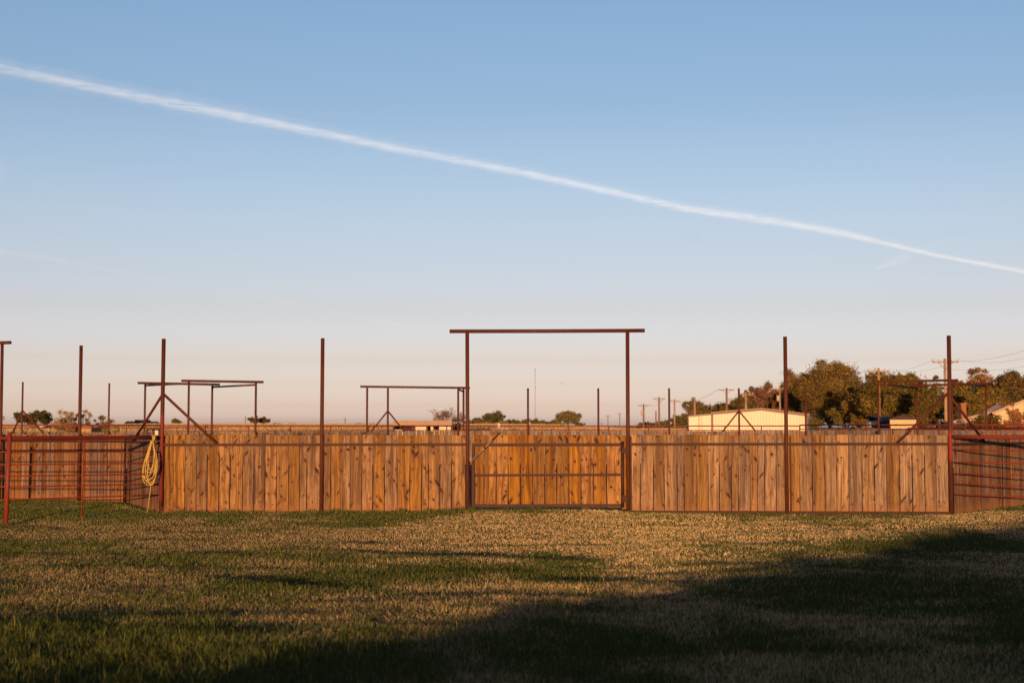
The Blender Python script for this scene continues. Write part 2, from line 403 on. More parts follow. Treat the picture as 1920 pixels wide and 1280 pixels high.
def grass():
    n = 980000
    y = 8.2+rng.random(n)**1.05*25.4; x = (rng.random(n)*2-1)*(.372*y+1.3)
    # keep off the inside of the arena
    side = np.abs(x-.7)
    lim = np.where((x > -6.75) & (x < 8.45), 27.06, np.where(x < 0, 27.0+1.9*np.minimum(-6.7-x, 2)+.3*np.maximum(-8.5-x, 0), 27.0+1.26*(x-8.4)))
    k = y < lim+.05*rng.random(n); x = x[k]; y = y[k]; lim = lim[k]; n = len(x)
    g = greenness(x, y)+rng.normal(0, .06, n)+.20*(noise2(x, y, .22, 24)-.5); gr = sst(.36, .80, g)
    isg = rng.random(n) < gr*.76+.17
    tuft = noise2(x, y, .16, 31)*.6+noise2(x, y, .5, 32)*.5
    fac = sst(8, 27, y)
    h = np.where(isg, .018+.040*rng.random(n)*(.35+1.3*tuft), .012+.028*rng.random(n)*(.4+1.2*tuft))*(1.5-.68*fac); 
    tall = rng.random(n) < .045-.04*fac; h = np.where(tall, h*1.7, h)
    edge = np.where((lim-y < .30) & (x < 2), 1.2+1.8*noise2(x, y, .25, 33)**2, 1.0); h = h*edge
    wd = (.0028+.0034*rng.random(n))*(1+.9*fac)
    z = terrain(x, y)-.004
    az = rng.normal(0, .62, n); lean = np.where(isg, rng.random(n)*.7, .1+rng.random(n)*.95); la = rng.random(n)*2*np.pi
    dx, dy = np.cos(az)*wd/2, np.sin(az)*wd/2
    lx, ly = np.cos(la)*np.sin(lean)*h, np.sin(la)*np.sin(lean)*h; lz = np.cos(lean)*h
    mid = .5
    P0 = np.stack([x-dx, y-dy, z], -1); P1 = np.stack([x+dx, y+dy, z], -1)
    P2 = np.stack([x+dx*.8+lx*.35, y+dy*.8+ly*.35, z+lz*.6], -1); P3 = np.stack([x-dx*.8+lx*.35, y-dy*.8+ly*.35, z+lz*.6], -1)
    P4 = np.stack([x+lx, y+ly, z+lz], -1)
    v = np.stack([P0, P1, P2, P3, P4], 1).reshape(-1, 3)
    b = 5*np.arange(n)[:, None]
    idx = np.concatenate([b+0, b+1, b+2, b+3, b+3, b+2, b+4], 1).ravel(); fn = np.tile([4, 3], n)
    t = rng.random((n, 1)); t2 = rng.random((n, 1))
    dry = np.array([.66, .51, .25])*(1-t)+np.array([.86, .70, .38])*t
    dry = np.where(rng.random((n, 1)) < .10, dry*np.array([.52, .42, .38]), dry)
    dry = np.where(rng.random((n, 1)) < .12, dry*np.array([1.0, .86, .74]), dry)
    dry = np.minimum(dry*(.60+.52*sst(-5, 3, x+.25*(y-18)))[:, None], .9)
    grn = np.array([.045, .080, .018])*(1-t)+np.array([.155, .20, .045])*t
    grn = np.where(t2 < .2, grn*np.array([1.9, 1.35, 1.0]), grn)
    c = np.where(isg[:, None], grn, dry)
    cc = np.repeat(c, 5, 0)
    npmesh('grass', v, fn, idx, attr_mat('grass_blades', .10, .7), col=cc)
    tag(bpy.data.objects['grass'], 'patchy lawn grass, part green and part dried to straw', 'grass', kind='stuff')
grass()
def field_grass():
    n = 170000
    y = 84+rng.random(n)**1.3*230; x = (rng.random(n)*2-1)*(.40*y)
    h = .16+.30*rng.random(n)*(.4+noise2(x, y, 9, 41)); wd = .02+.03*rng.random(n); wd = wd*(y/110)
    z = terrain(x, y)-.02; la = rng.random(n)*6.28; ln = .1+.6*rng.random(n)
    az = rng.normal(0, .7, n); dx, dy = np.cos(az)*wd/2, np.sin(az)*wd/2
    v = np.stack([np.stack([x-dx, y-dy, z], -1), np.stack([x+dx, y+dy, z], -1), np.stack([x+np.cos(la)*ln*h, y+np.sin(la)*ln*h, z+h], -1)], 1).reshape(-1, 3)
    t = (.5*noise2(x, y, 14, 42)+.5*rng.random(n))[:, None]
    c = np.array([.52, .34, .14])*(1-t)+np.array([.80, .60, .30])*t
    npmesh('field_grass', v, np.full(n, 3), np.arange(3*n), attr_mat('dry_field_grass', .25), col=np.repeat(c, 3, 0))
    tag(bpy.data.objects['field_grass'], 'tall golden dry grass on the open field beyond the pens', 'grass', kind='stuff')
field_grass()

# ------------------------------------------------------------------ plank panels
def planks(mb, a, b, z0, z1, wmin=.21, wmax=.245, th=.019, off=.0, gap=(.009, .022), narrow=.12, jit=.004, slope=0):
    """boards standing from a to b (xy), each with its own id colour; UV u = metres along, v = height"""
    a = Vector((a[0], a[1])); b = Vector((b[0], b[1])); L = (b-a).length; t = (b-a)/L; nrm = Vector((t.y, -t.x))
    if nrm.y > 0: nrm = -nrm
    s = 0.0; u0 = random.random()*50
    while s < L-.03:
        w_ = random.uniform(wmin, wmax)
        if random.random() < narrow: w_ *= .62
        if s+w_ > L-.06: w_ = L-s
        gp = random.uniform(*gap); o = off+random.uniform(-jit, jit)
        zt0 = z1+random.uniform(-.010, .008); tilt = random.uniform(-.003, .003)
        zb = z0(a.x+t.x*s, a.y+t.y*s) if callable(z0) else z0
        zb += random.uniform(-.008, .008); lean = random.uniform(-.003, .003)
        mb.cc = (random.random(), random.random(), random.random(), .999)
        p = []
        for zz, dl, tw in ((zb, 0, 0), (None, lean, tilt)):
            q = []
            for ss, oo in ((s+gp/2, o), (s+w_-gp/2, o), (s+w_-gp/2, o-th), (s+gp/2, o-th)):
                c = a+t*(ss+dl)+nrm*oo
                z = zb if zz is not None else zt0+tw*(1 if ss > s+w_/2 else -1)
                q.append((c.x, c.y, z, ss))
            p += q
        base = len(mb.v); mb.v += [c[:3] for c in p]
        for f in ((3,2,1,0), (4,5,6,7), (0,1,5,4), (1,2,6,5), (2,3,7,6), (3,0,4,7)):
            mb.face([base+i for i in f], False, [(u0+p[i][3]+(0.02 if i % 4 > 1 else 0), p[i][2]) for i in f])
        s += w_
    mb.cc = (1, 1, 1, 1)
def front_y(px): return 27.35-.6*(px-301)/(1784-301)      # the front of the arena, very slightly turned
def fp(px, py=800): 
    q = at(px, py, front_y(px)); return q
PR = .0365
def front_post(name, pxb, pyb, pxt, pyt, mat, parent, r=PR):
    Y = front_y(pxb); b_ = at(pxb, pyb, Y); t_ = at(pxt, pyt, Y)
    mb = MB(); mb.tube([(b_.x, b_.y, b_.z-.12), ((b_.x+t_.x)/2, Y, (b_.z+t_.z)/2), (t_.x, t_.y, t_.z)], r, 16)
    # small open-end ring at the top of the pipe
    return mb.build(name, mat, parent)
RAILZ = lambda px: at(px, 833.5-1.6*(px-301)/1483, front_y(px)).z

def bay(parent, pa, pb, mat, bottom, panelz=None):
    A = fp(pa); B = fp(pb)
    back = .062
    mb = MB(); planks(mb, (A.x+.03, A.y+back), (B.x-.03, B.y+back), bottom, at(pa, 815.2, front_y(pa)).z)
    mb.build('plank_panel', mat, parent)
    mb = MB(); mb.beam((A.x, A.y+.018, RAILZ(pa)), (B.x, B.y+.018, RAILZ(pb)), .045, .050)
    mb.build('rail', M['rust_dark'], parent)
    mb = MB(); mb.beam((A.x+.05, A.y+back+.045, .25), (B.x-.05, B.y+back+.045, .25), .038, .07); mb.build('back_rail', M['rust_dark'], parent)

gz = lambda x, y: tz(x, y)-.01
fl = thing('plank_fence', 'warm brown plank fence between the gate and the braced left corner post', 'fence', (fp(603).x, fp(603).y, 0))
bay(fl, 301, 603, M['wood_l'], gz); bay(fl, 603, 876, M['wood_l'], gz)
front_post('post', 301, 963, 307, 635, M['rust_l'], fl, .039); front_post('post', 602, 960, 605, 634, M['rust'], fl)
mb = MB(); Y = front_y(301)
mb.tube([at(306, 738, Y), at(406, 831, front_y(406)+.0)], .026, 12); mb.build('brace', M['rust'], fl)
CL = Vector((-8.5, 31.4)); PL = fp(301)
fr = thing('plank_fence', 'greyer plank fence with dark bottom rail between the gate and the braced right corner post', 'fence', (fp(1475).x, fp(1475).y, 0))
bay(fr, 1177, 1475, M['wood_r'], .065); bay(fr, 1475, 1784, M['wood_r'], .06)
front_post('post', 1476, 962, 1472, 631, M['rust'], fr); front_post('post', 1784, 963, 1779, 629, M['rust_r'], fr, .039)
mb = MB(); mb.tube([at(1776, 738, front_y(1776)), at(1682, 831, front_y(1682))], .026, 12); mb.build('brace', M['rust'], fr)
A = fp(1182); B = fp(1784); mb = MB(); mb.beam((A.x, A.y+.01, .048), (B.x, B.y+.01, .040), .05, .055); mb.build('bottom_rail', M['rust_dark'], fr)
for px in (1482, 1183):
    A = fp(px); mb = MB(); mb.beam((A.x, A.y+.03, .04), (A.x-.002, A.y+.03, 1.47), .03, .02); mb.build('post_shadow_strip', M['rust_dark'], fr)  # added dark strip standing in for the post's shadow on the boards

# gateway arch
ga = thing('gate_arch', 'tall rusty pipe goalpost frame standing over the plank gate', 'gateway', (fp(1026).x, fp(1026).y, 0))
front_post('post', 877, 949, 876, 622, M['rust'], ga); front_post('post', 1178, 954, 1176.5, 621, M['rust'], ga)
mb = MB(); Y = front_y(1026); mb.tube([at(843, 621, front_y(843)), at(1026, 620.6, Y), at(1209, 619.6, front_y(1209))], .036, 16); mb.build('crossbeam', M['rust'], ga)
# gate
gt = thing('gate', 'orange-brown plank gate in a rusty tube frame under the pipe arch', 'gate', (fp(1026).x, fp(1026).y, .1))
def gp_(px, py, dy=0): q = at(px, py, front_y(px)); return Vector((q.x, q.y+dy, q.z))
def gbeam(name, a, b, w_=.05, h_=.055, dy=-.02, mat='rust_dark'):
    mb = MB(); mb.beam(gp_(*a, dy), gp_(*b, dy), w_, h_); return mb.build(name, M[mat], gt)
gbeam('frame_rail', (885, 833.5), (1164, 833)); gbeam('frame_rail', (891, 890.5), (1163, 889.5), .04, .045); gbeam('frame_rail', (885, 947.5), (1164, 947))
gbeam('frame_stile', (887.3, 831), (887.3, 950), .055, .05, -.018)
mb = MB(); mb.tube([gp_(1167, 827), gp_(1167.5, 951)], .030, 12); mb.build('hinge_pipe', M['rust_dark'], gt)
for y0, y1 in ((839, 849), (928, 941)):
    a = gp_(1166, y0); b = gp_(1176, y1); mb = MB(); mb.box(a.x, b.x, a.y-.045, a.y-.02, b.z, a.z)
    for px in (1167.5, 1174): 
        for py in (y0+3, y1-3): q = gp_(px, py); mb.ball((q.x, q.y-.047, q.z), .009, 8, 4)
    mb.build('hinge', M['rust_dark'], gt)
A = gp_(884, 800); B = gp_(1165, 800); mb = MB(); random.seed(19)
planks(mb, (A.x, A.y+.03), (B.x, B.y+.03), at(1026, 950, A.y).z, at(1026, 815.5, A.y).z, narrow=0, wmin=.225); mb.build('plank_panel', M['wood_g'], gt)
# fixed filler boards behind the hinge side
A = gp_(1166, 800); B = gp_(1181, 800); mb = MB(); planks(mb, (A.x, A.y+.085), (B.x, B.y+.085), .1, at(1026, 816, A.y).z, .14, .15); mb.build('filler_board', M['wood_g'], fr)
# leaning latch bar
bar = thing('latch_bar', 'worn pale steel bar leaning diagonally across the upper left corner of the gate', 'bar', tuple(gp_(880, 868, -.09)))
a = gp_(881, 867, -.085); b = gp_(949, 799, -.06)
mb = MB(); mb.tube([a.lerp(b, .04), a.lerp(b, .62)], .016, 10); mb.build('shaft', M['galv'], bar)
mb = MB(); mb.tube([a.lerp(b, .40), a.lerp(b, .43)], .021, 10); mb.build('ring', M['rust_dark'], bar)
mb = MB(); mb.tube([a.lerp(b, .60), a.lerp(b, .86)], .012, 10); mb.build('sleeve', M['rust_dark'], bar)
mb = MB(); mb.tube([a.lerp(b, .84), b], .015, 10); mb.build('handle', M['galv'], bar)
mb = MB(); mb.ball(a, .024, 10, 6); mb.tube([a+Vector((-.04, .03, 0)), a+Vector((.02, .02, 0))], .012, 8); mb.build('pivot', M['rust_dark'], bar)

# ------------------------------------------------------------------ left side fence (angled, then running away left)
sl = thing('plank_fence', 'bent plank fence behind the red pipe rails at the far left', 'fence', (CL.x, CL.y, 0))
topz = 1.487
random.seed(5)
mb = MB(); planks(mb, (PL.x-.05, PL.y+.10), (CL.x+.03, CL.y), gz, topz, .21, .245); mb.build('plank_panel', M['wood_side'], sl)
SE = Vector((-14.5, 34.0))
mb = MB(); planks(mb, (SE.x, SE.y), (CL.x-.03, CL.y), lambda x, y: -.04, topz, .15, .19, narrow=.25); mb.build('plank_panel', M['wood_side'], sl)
mb = MB(); mb.tube([(CL.x, CL.y-.06, -.1), (CL.x, CL.y-.06, 1.42)], .03, 10); mb.build('post', M['rust_dark'], sl)
mb = MB(); mb.beam((PL.x-.04, PL.y+.04, 1.335), (CL.x, CL.y-.06, 1.335), .045, .05); mb.build('rail', M['rust_dark'], sl)
mb = MB(); mb.beam((CL.x, CL.y-.06, 1.335), (SE.x, SE.y-.06, 1.335), .045, .05); mb.build('rail', M['rust_dark'], sl)
q = at(140, 943, 31.95); t_ = at(146, 645, 31.6); mb = MB(); mb.tube([(t_.x, 31.84, -.1), (t_.x, 31.84, 3.47)], .038, 14); mb.build('post', M['rust'], sl)
mb = MB(); mb.tube([at(303, 742, PL.y), Vector((CL.x+.43, CL.y-1.07, 1.33))], .026, 12); mb.build('brace', M['rust_l'], sl)
# arch of which only one end shows at the left edge
al = thing('gate_arch', 'end of a rusty pipe arch poking in at the left edge of the picture', 'gateway', tuple(at(-3, 940, 32.6)))
mb = MB(); q = at(-1, 941, 32.6); t_ = at(4, 645, 32.6); mb.tube([(q.x, 32.6, -.1), (t_.x, 32.6, t_.z)], .036, 14); mb.build('post', M['rust'], al)
mb = MB(); mb.tube([at(-3-260, 941, 33.6)*1, at(-258, 646, 33.6)], .036, 14); mb.build('post', M['rust'], al)
mb = MB(); mb.tube([at(20, 642, 32.5), at(-290, 650, 33.7)], .038, 14); mb.build('crossbeam', M['rust'], al)

# ------------------------------------------------------------------ right side fence
CR = fp(1784); dirR = Vector((.62, .785))
sr = thing('plank_fence', 'grey-brown plank fence behind the red pipe rails at the far right', 'fence', (CR.x, CR.y, 0))
E = Vector((CR.x, CR.y))+dirR*6.6
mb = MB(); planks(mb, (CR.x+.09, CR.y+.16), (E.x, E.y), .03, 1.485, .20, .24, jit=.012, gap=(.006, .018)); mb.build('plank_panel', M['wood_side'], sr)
mb = MB(); mb.beam((CR.x+.03, CR.y+.02, 1.325), (E.x, E.y-.06, 1.30), .045, .05); mb.build('rail', M['rust_dark'], sr)
mb = MB(); mb.tube([(E.x, E.y-.07, -.1), (E.x, E.y-.07, 3.35)], .038, 12); mb.build('post', M['rust'], sr)
q = Vector((CR.x, CR.y))+dirR*1.75
mb = MB(); mb.tube([at(1781, 742, CR.y), Vector((q.x, q.y, 1.34))], .026, 12); mb.build('brace', M['rust'], sr)

# ------------------------------------------------------------------ red pipe fences
def redfence(label, p0, p1, hs0, hs1, posts, rods, extra_dir, name='pipe_fence', extend=0):
    """p0 = end at the corner post, p1 = a point along; heights interpolate"""
    p0 = Vector(p0); p1 = Vector(p1); dr = (p1-p0)
    th = thing(name, label, 'pipe fence', (p0.x, p0.y, 0))
    def gq(t):
        if extra_dir and t > 1.0: return p0+dr+Vector(extra_dir)*(t-1.0)*dr.length
        return p0+dr*t
    def pt(t, i):
        q = gq(t); return Vector((q.x, q.y, hs0[i]+(hs1[i]-hs0[i])*min(t, 1.2)))
    for i in range(len(hs0)):
        mb = MB(); r = .036 if i == 0 else .0125
        k = 8
        mb.tube([pt(extend*j/k, i)+Vector((0, 0, 0 if i == 0 else .004*math.sin(j*2.3+i*1.7))) for j in (range(k+1) if not extra_dir else ())]+([pt(t_, i) for t_ in (0, .25, .5, .75, 1.0, 1.7, 2.4)] if extra_dir else []), r, 12)
        mb.build('top_rail' if i == 0 else 'rail', M['red_dark'] if (i == 0 and 'left' in label) else M['red'], th)
    for t in posts:
        q = gq(t); mb = MB(); z = tz(q.x, q.y)
        mb.tube([(q.x-.03, q.y, z-.15), (q.x+.01, q.y, hs0[0]+.11)], .039, 14)
        mb.build('post', M['red'], th)
    for t in rods:
        q = gq(t); mb = MB(); z = tz(q.x, q.y)
        mb.tube([(q.x-.03, q.y-.025, z-.1), (q.x, q.y-.025, hs0[0])], .014, 10); mb.build('rod', M['red'], th)
    return th
L0 = (PL.x-.02, PL.y-.09); L1x = hx(17.5, 25.2)
L1 = (L1x, 25.2)
redfence('red painted pipe fence on the left with a coiled yellow rope on it', L0, L1,
         [1.447, 1.178, .957, .752, .559, .355], [1.452, 1.208, .984, .783, .596, .37],
         [1.0, 1.95], [.512], (-.985, .17), extend=2.4)
R0 = (CR.x+.0, CR.y-.06); R1 = (hx(1920, 26.0), 26.0-.05)
redfence('red painted pipe fence at the right edge, five thin rails under a thick top rail', R0, R1,
         [1.462, 1.218, .987, .776, .58, .384], [1.462, 1.218, .987, .776, .58, .384],
         [2.3, 4.3], [1.25], None, extend=4.4)

# ------------------------------------------------------------------ rope
def rope():
    m = plain_mat('yellow_rope', (.62, .43, .11), .7, .3, 90)
    pc = lambda px, py, dy=0: (lambda q: Vector((q.x, q.y+dy, q.z)))(at(px, py, 27.12))
    o = thing('rope', 'coiled yellow rope hanging in long loops from the red top rail beside the corner post', 'rope', tuple(pc(288, 822)))
    rnd = random.Random(3)
    mb = MB()
    spec = [(279, 909, 15.5), (281, 905, 13.5), (278, 901, 12.5), (283, 898, 10), (276, 894, 11), (285, 908, 9.5), (280, 885, 8), (284, 880, 6)]
    for j, (cx, yb, hw) in enumerate(spec):
        pts = []
        for i in range(44):
            t = i/44*2*math.pi      # 0 top -> around
            k = (1-math.cos(t))/2   # 0 top 1 bottom
            wdt = hw*math.sin(t)*(.25+.95*k**.8)
            topx = 288+rnd.uniform(-.5, .5)
            x = topx*(1-k)+cx*k+wdt; y = 826+(yb-826)*k
            pts.append(pc(x+.5*math.sin(t*5+j), y+.8*math.sin(t*3+j), -.045-.012*(j % 4)+.01*math.sin(t*2+j)))
        mb.tube(pts, .0078, 7, closed=True)
    mb.build('coil', m, o)
    mb = MB()
    for j in range(4):
        c = pc(287.3+1.1*j, 820.5, 0); pts = []
        for i in range(18):
            a = 2*math.pi*i/18
            pts.append(c+Vector((.012*math.sin(a*2+j), .052*math.cos(a), .052*math.sin(a)+ (-.03 if math.sin(a) < 0 else 0))))
        mb.tube(pts, .0078, 7, closed=True)
    mb.build('wrap', m, o)
    mb = MB(); mb.tube([pc(284, 905, -.04), pc(283, 918, -.03), pc(281, 930, -.035), pc(279.5, 942, -.03), pc(277.5, 958, -.03)], .0078, 7)
    mb.build('tail', m, o); mb = MB()
    mb.tube([pc(284, 824, -.05), pc(283, 832, -.06), pc(281, 846, -.055), pc(282, 856, -.06)], .0078, 7)
    mb.build('tail', m, o)
rope()

# ------------------------------------------------------------------ weeds along the foot of the left fence
def weed(px, Y, hpx, label, n=16, seed=0, col=(.26, .12, .05)):
    rnd = random.Random(seed); b = at(px, 955, Y); z = tz(b.x, Y)
    mb = MB()
    for i in range(n):
        a = rnd.uniform(-1.5, 1.5); L_ = hpx/98*rnd.uniform(.5, 1); p = Vector((b.x+rnd.uniform(-.12, .12)*(1 if n > 11 else .25), Y+rnd.uniform(-.04, .03)*(1 if n > 11 else .3), z-.01)); pts = [p.copy()]
        for s in range(6):
            a += rnd.uniform(-.55, .55); p = p+Vector((math.sin(a)*L_/6, rnd.uniform(-.008, .004), abs(math.cos(a))*L_/6)); pts.append(p.copy())
        mb.tube(pts, [.0062-.0007*k for k in range(7)], 4, cap=False)
    o = mb.build('dry_weed', plain_mat('dry_weed', col, .8, .3, 20), None)
    tag(o, label, 'weed', 'weeds along the foot of the left fence')
weed(318, 27.2, 32, 'tangled dry weed right beside the braced left corner post', 18, 1)
weed(345, 27.2, 30, 'tallest dry weed arching against the second and third boards of the left fence', 14, 2)
weed(405, 27.15, 18, 'low reddish weed in the middle of the first left fence bay', 16, 3, (.30, .10, .04))
weed(430, 27.1, 12, 'small ragged weed just right of the low reddish one', 12, 4)
weed(610, 27.1, 20, 'single curled dry stem beside the middle post of the left fence', 1, 6)
weed(700, 27.05, 12, 'pale wiry weed half way between the middle post and the arch', 8, 7, (.34, .2, .09))
weed(250, 29.3, 18, 'leaning weed below the hanging rope', 14, 8, (.16, .16, .05))
for n_, (px, Y) in enumerate(((700, 26.95), (1010, 26.85), (190, 30.9))): pass

# ------------------------------------------------------------------ the far side of the arena
def farpost(th, px, Y, top, r=.036, name='post', mat='rust'):
    x = hx(px, Y); mb = MB(); mb.tube([(x, Y, -.1), (x, Y, top)], r, 8); mb.build(name, M[mat], th); return x
def farplanks(th, a, b, z1=1.49, mat='wood_far', z0=0, wmin=.20, wmax=.24):
    mb = MB(); planks(mb, a, b, z0, z1, wmin, wmax); mb.build('plank_panel', M[mat], th)
YF = 63.0; fx = lambda px: hx(px, YF)
ff = thing('plank_fence', 'far plank fence seen as a thin strip above the gate, with tall posts', 'fence', (fx(1056), YF, 0))
pxs = [727, 859, 990, 1122, 1255, 1386]
for i in range(5): farplanks(ff, (fx(pxs[i]), YF+.08), (fx(pxs[i+1]), YF+.08), 1.47)
for px in pxs: farpost(ff, px, YF, hz(727.5, YF), .045)
for px, dxs in ((727, (-1, 1)), (1386, (-1, 1))):
    for dd in dxs:
        mb = MB(); mb.tube([(fx(px), YF, hz(770, YF)), (fx(px+dd*31), YF, 1.45)], .035, 8); mb.build('brace', M['rust'], ff)
def diagbrace(th, px, Y, ptop, pbot, dx0, dx1, r=.035):
    for dx in (dx0, dx1):
        mb = MB(); mb.tube([(hx(px, Y), Y, hz(ptop, Y)), (hx(px+dx, Y), Y+.05, hz(pbot, Y))], r, 8); mb.build('brace', M['rust'], th)
fl2 = thing('plank_fence', 'dark strip of far plank fence on the left, seen between the two tall front posts', 'fence', (hx(560, 60), 60, 0))
PB = [(hx(727, 63), 63.08), (hx(479, 58), 58.1)]
farplanks(fl2, PB[1], PB[0], 1.44)
fl3 = thing('plank_fence', 'far plank fence at the left with one plain post and one braced post', 'fence', (hx(203, 56.5), 56.5, 0))
farplanks(fl3, (hx(203, 56.5), 56.5), (hx(352, 58), 58.1), 1.44); farplanks(fl3, (hx(-60, 54.5), 54.5), (hx(203, 56.5), 56.5), 1.44)
farpost(fl3, 203.5, 56.4, hz(718, 56.4)); farpost(fl3, 41, 55, hz(716, 55)); diagbrace(fl3, 41, 55, 769, 812, -18, 40)
fr2 = thing('plank_fence', 'far plank fence with one rusty post at the right corner of the cream barn', 'fence', (fx(1511), 62, 0))
farplanks(fr2, (fx(1386), YF+.08), (hx(1511, 62), 62.08)); farplanks(fr2, (hx(1511, 62), 62.08), (hx(1648, 59), 59.08)); farplanks(fr2, (hx(1785, 58), 58.1), (hx(1960, 55), 55.1))
farpost(fr2, 1511, 61.9, hz(728, 62), .045)
def arch4(label, A, B, YA, YB, yA, yB, ext=12, cat='gateway'):
    """two parallel pipe arches A (behind) and B (in front) tied by two pipes"""
    th = thing('pipe_arch', label, cat, (hx((A[0]+A[1])/2, YA), YA, 0))
    zA = [hz(yA[0], YA), hz(yA[1], YA)]; zB = [hz(yB[0], YB), hz(yB[1], YB)]
    for px, z in zip(A, zA): farpost(th, px, YA, z, .045)
    for px, z in zip(B, zB): farpost(th, px, YB, z, .045)
    mb = MB(); mb.tube([(hx(A[0]-ext, YA), YA, zA[0]+.03), (hx(A[1]+ext, YA), YA, zA[1]+.03)], .05, 8); mb.build('crossbeam', M['rust'], th)
    mb = MB(); mb.tube([(hx(B[0]-ext, YB), YB, zB[0]+.03), (hx(B[1]+ext, YB), YB, zB[1]+.03)], .05, 8); mb.build('crossbeam', M['rust'], th)
    for k in (0, 1):
        mb = MB(); mb.tube([(hx(A[k], YA), YA, zA[k]-.08), (hx(B[k], YB), YB, zB[k]-.08)], .04, 8); mb.build('tie_pipe', M['rust'], th)
arch4('double rusty pipe arch with four legs behind the left braced corner post', (271, 397), (353, 479), 61.5, 58, (719, 722), (715, 717.5), 14)
arch4('double rusty pipe arch with four legs behind the right braced corner post, trees behind it', (1720, 1850), (1648, 1786), 63, 58.5, (724, 720), (716.5, 714), 12)
ca = thing('pipe_arch', 'wide distant rusty pipe arch over the low tan shed', 'gateway', (hx(778, 66.5), 66.5, 0))
for px in (688, 869): farpost(ca, px, 66.5, hz(727, 66.5), .048)
mb = MB(); mb.tube([(hx(675, 66.5), 66.5, hz(724.5, 66.5)), (hx(881, 66.5), 66.5, hz(727, 66.5))], .05, 8); mb.build('crossbeam', M['rust'], ca)
mb = MB(); mb.tube([(hx(860, 63), 63.1, hz(730, 63)), (hx(869, 66.5), 66.4, hz(734, 66.5))], .045, 8); mb.build('tie_pipe', M['rust'], ca)

# ------------------------------------------------------------------ long pipe fences beyond the arena
def pipeline(label, pts, h, step, r=.036, rails=(), mat='far_red', rv=.03, name='pipe_fence'):
    th = thing(name, label, 'pipe fence', (pts[0][0], pts[0][1], 0)); acc = 0
    hh = [h]+list(rails)
    for k, z in enumerate(hh):
        mb = MB(); mb.tube([(x, y, z) for x, y in pts], r if k == 0 else r*.55, 8); mb.build('top_rail' if k == 0 else 'rail', M[mat], th)
    s = 0.0; n = 0
    for (x0, y0), (x1, y1) in zip(pts[:-1], pts[1:]):
        L_ = math.hypot(x1-x0, y1-y0)
        while s < L_ and n < 95:
            x = x0+(x1-x0)*s/L_; y = y0+(y1-y0)*s/L_; mb = MB(); mb.tube([(x, y, tz(x, y)-.1), (x, y, h)], rv, 6); mb.build('post', M[mat], th)
            s += step; n += 1
        s -= L_
    return th
pl1 = pipeline('long rusty red pipe fence on the open field, behind the middle of the arena', [(hx(300, 67), 67), (hx(760, 76), 76), (hx(900, 84), 84), (hx(1300, 84), 84), (hx(1500, 80), 80)], 1.70, 2.35, rails=(1.46,))
pipeline('red pipe fence at the far left in front of the bushes and roofs', [(hx(-60, 64), 64), (hx(300, 67), 67)], 1.72, 2.3, .038)
pipeline('bright red pipe fence at the right in front of the trees and houses', [(hx(1500, 80), 80), (hx(1700, 72), 72), (hx(1990, 62), 62)], 1.745, 1.9, .04, mat='red', rails=(1.52,))
pipeline('thin dark panel fence of close uprights at the far left', [(hx(-60, 78), 78), (hx(410, 80), 80)], 1.60, .62, .02, mat='rust_dark', rv=.012, rails=(1.35,))
wf = thing('plank_fence', 'long tan plank fence far right below the houses, behind the red pipes', 'fence', (hx(1700, 88), 88, 0))
farplanks(wf, (hx(1535, 92), 92), (hx(1790, 86), 86), 1.56); farplanks(wf, (hx(1790, 86), 86), (hx(1990, 80), 80), 1.62)
mb = MB(); mb.beam((hx(1700, 87.9), 87.6, 1.57), (hx(1990, 79.9), 79.8, 1.60), .06, .08); mb.build('cap_rail', M['rust_dark'], wf)
# white cross ornament on a fence post
cr = thing('cross', 'little white cross on a far fence post, just above the tip of the leaning bar', 'cross', tuple(at(935.5, 799, 83.8)))
mb = MB(); c = at(935.5, 796.5, 83.8); mb.beam((c.x, c.y, c.z-.16), (c.x, c.y, c.z+.12), .05, .05); mb.build('upright', plain_mat('white_paint', (.8, .74, .62), .6, .1), cr)
mb = MB(); mb.beam((c.x-.09, c.y-.003, c.z), (c.x+.09, c.y-.003, c.z), .05, .055); mb.build('arm', bpy.data.materials['white_paint'], cr)

# ------------------------------------------------------------------ buildings
def ribbed(name, c, per=.3, axis=0):
    c = warm(c)
    m, nt, b = newmat(name); N = NT(nt); g = N.n('ShaderNodeNewGeometry'); s = N.n('ShaderNodeSeparateXYZ'); N.l(g.outputs['Position'], s.inputs[0])
    f = N.math('FRACT', N.math('DIVIDE', s.outputs[axis], per))
    rib = N.ramp(f, [(0, 1), (.10, 1), (.2, 0), (1, 0)])
    n = N.noise(g.outputs['Position'], .8, 3)
    col = N.mix(N.ramp(n, [(.3, 0), (.7, 1)]), tuple(x*.92 for x in c), c)
    col = N.mix(N.math('MULTIPLY', rib, .28), col, tuple(x*.55 for x in c))
    N.l(col, b.inputs['Base Color']); b.inputs['Roughness'].default_value = .45; N.bump(rib, .6, .04, b)
    return m
def poly_prism(mb, pts, y0, y1, sh=0):      # polygon in XZ extruded in Y (pts ccw seen from -Y)
    b = len(mb.v); n = len(pts)
    mb.v += [(x, y0, z) for x, z in pts]+[(x+sh, y1, z) for x, z in pts]
    mb.face([b+i for i in range(n)]); mb.face([b+n+i for i in reversed(range(n))])
    for i in range(n):
        j = (i+1) % n; mb.face((b+i, b+n+i, b+n+j, b+j))
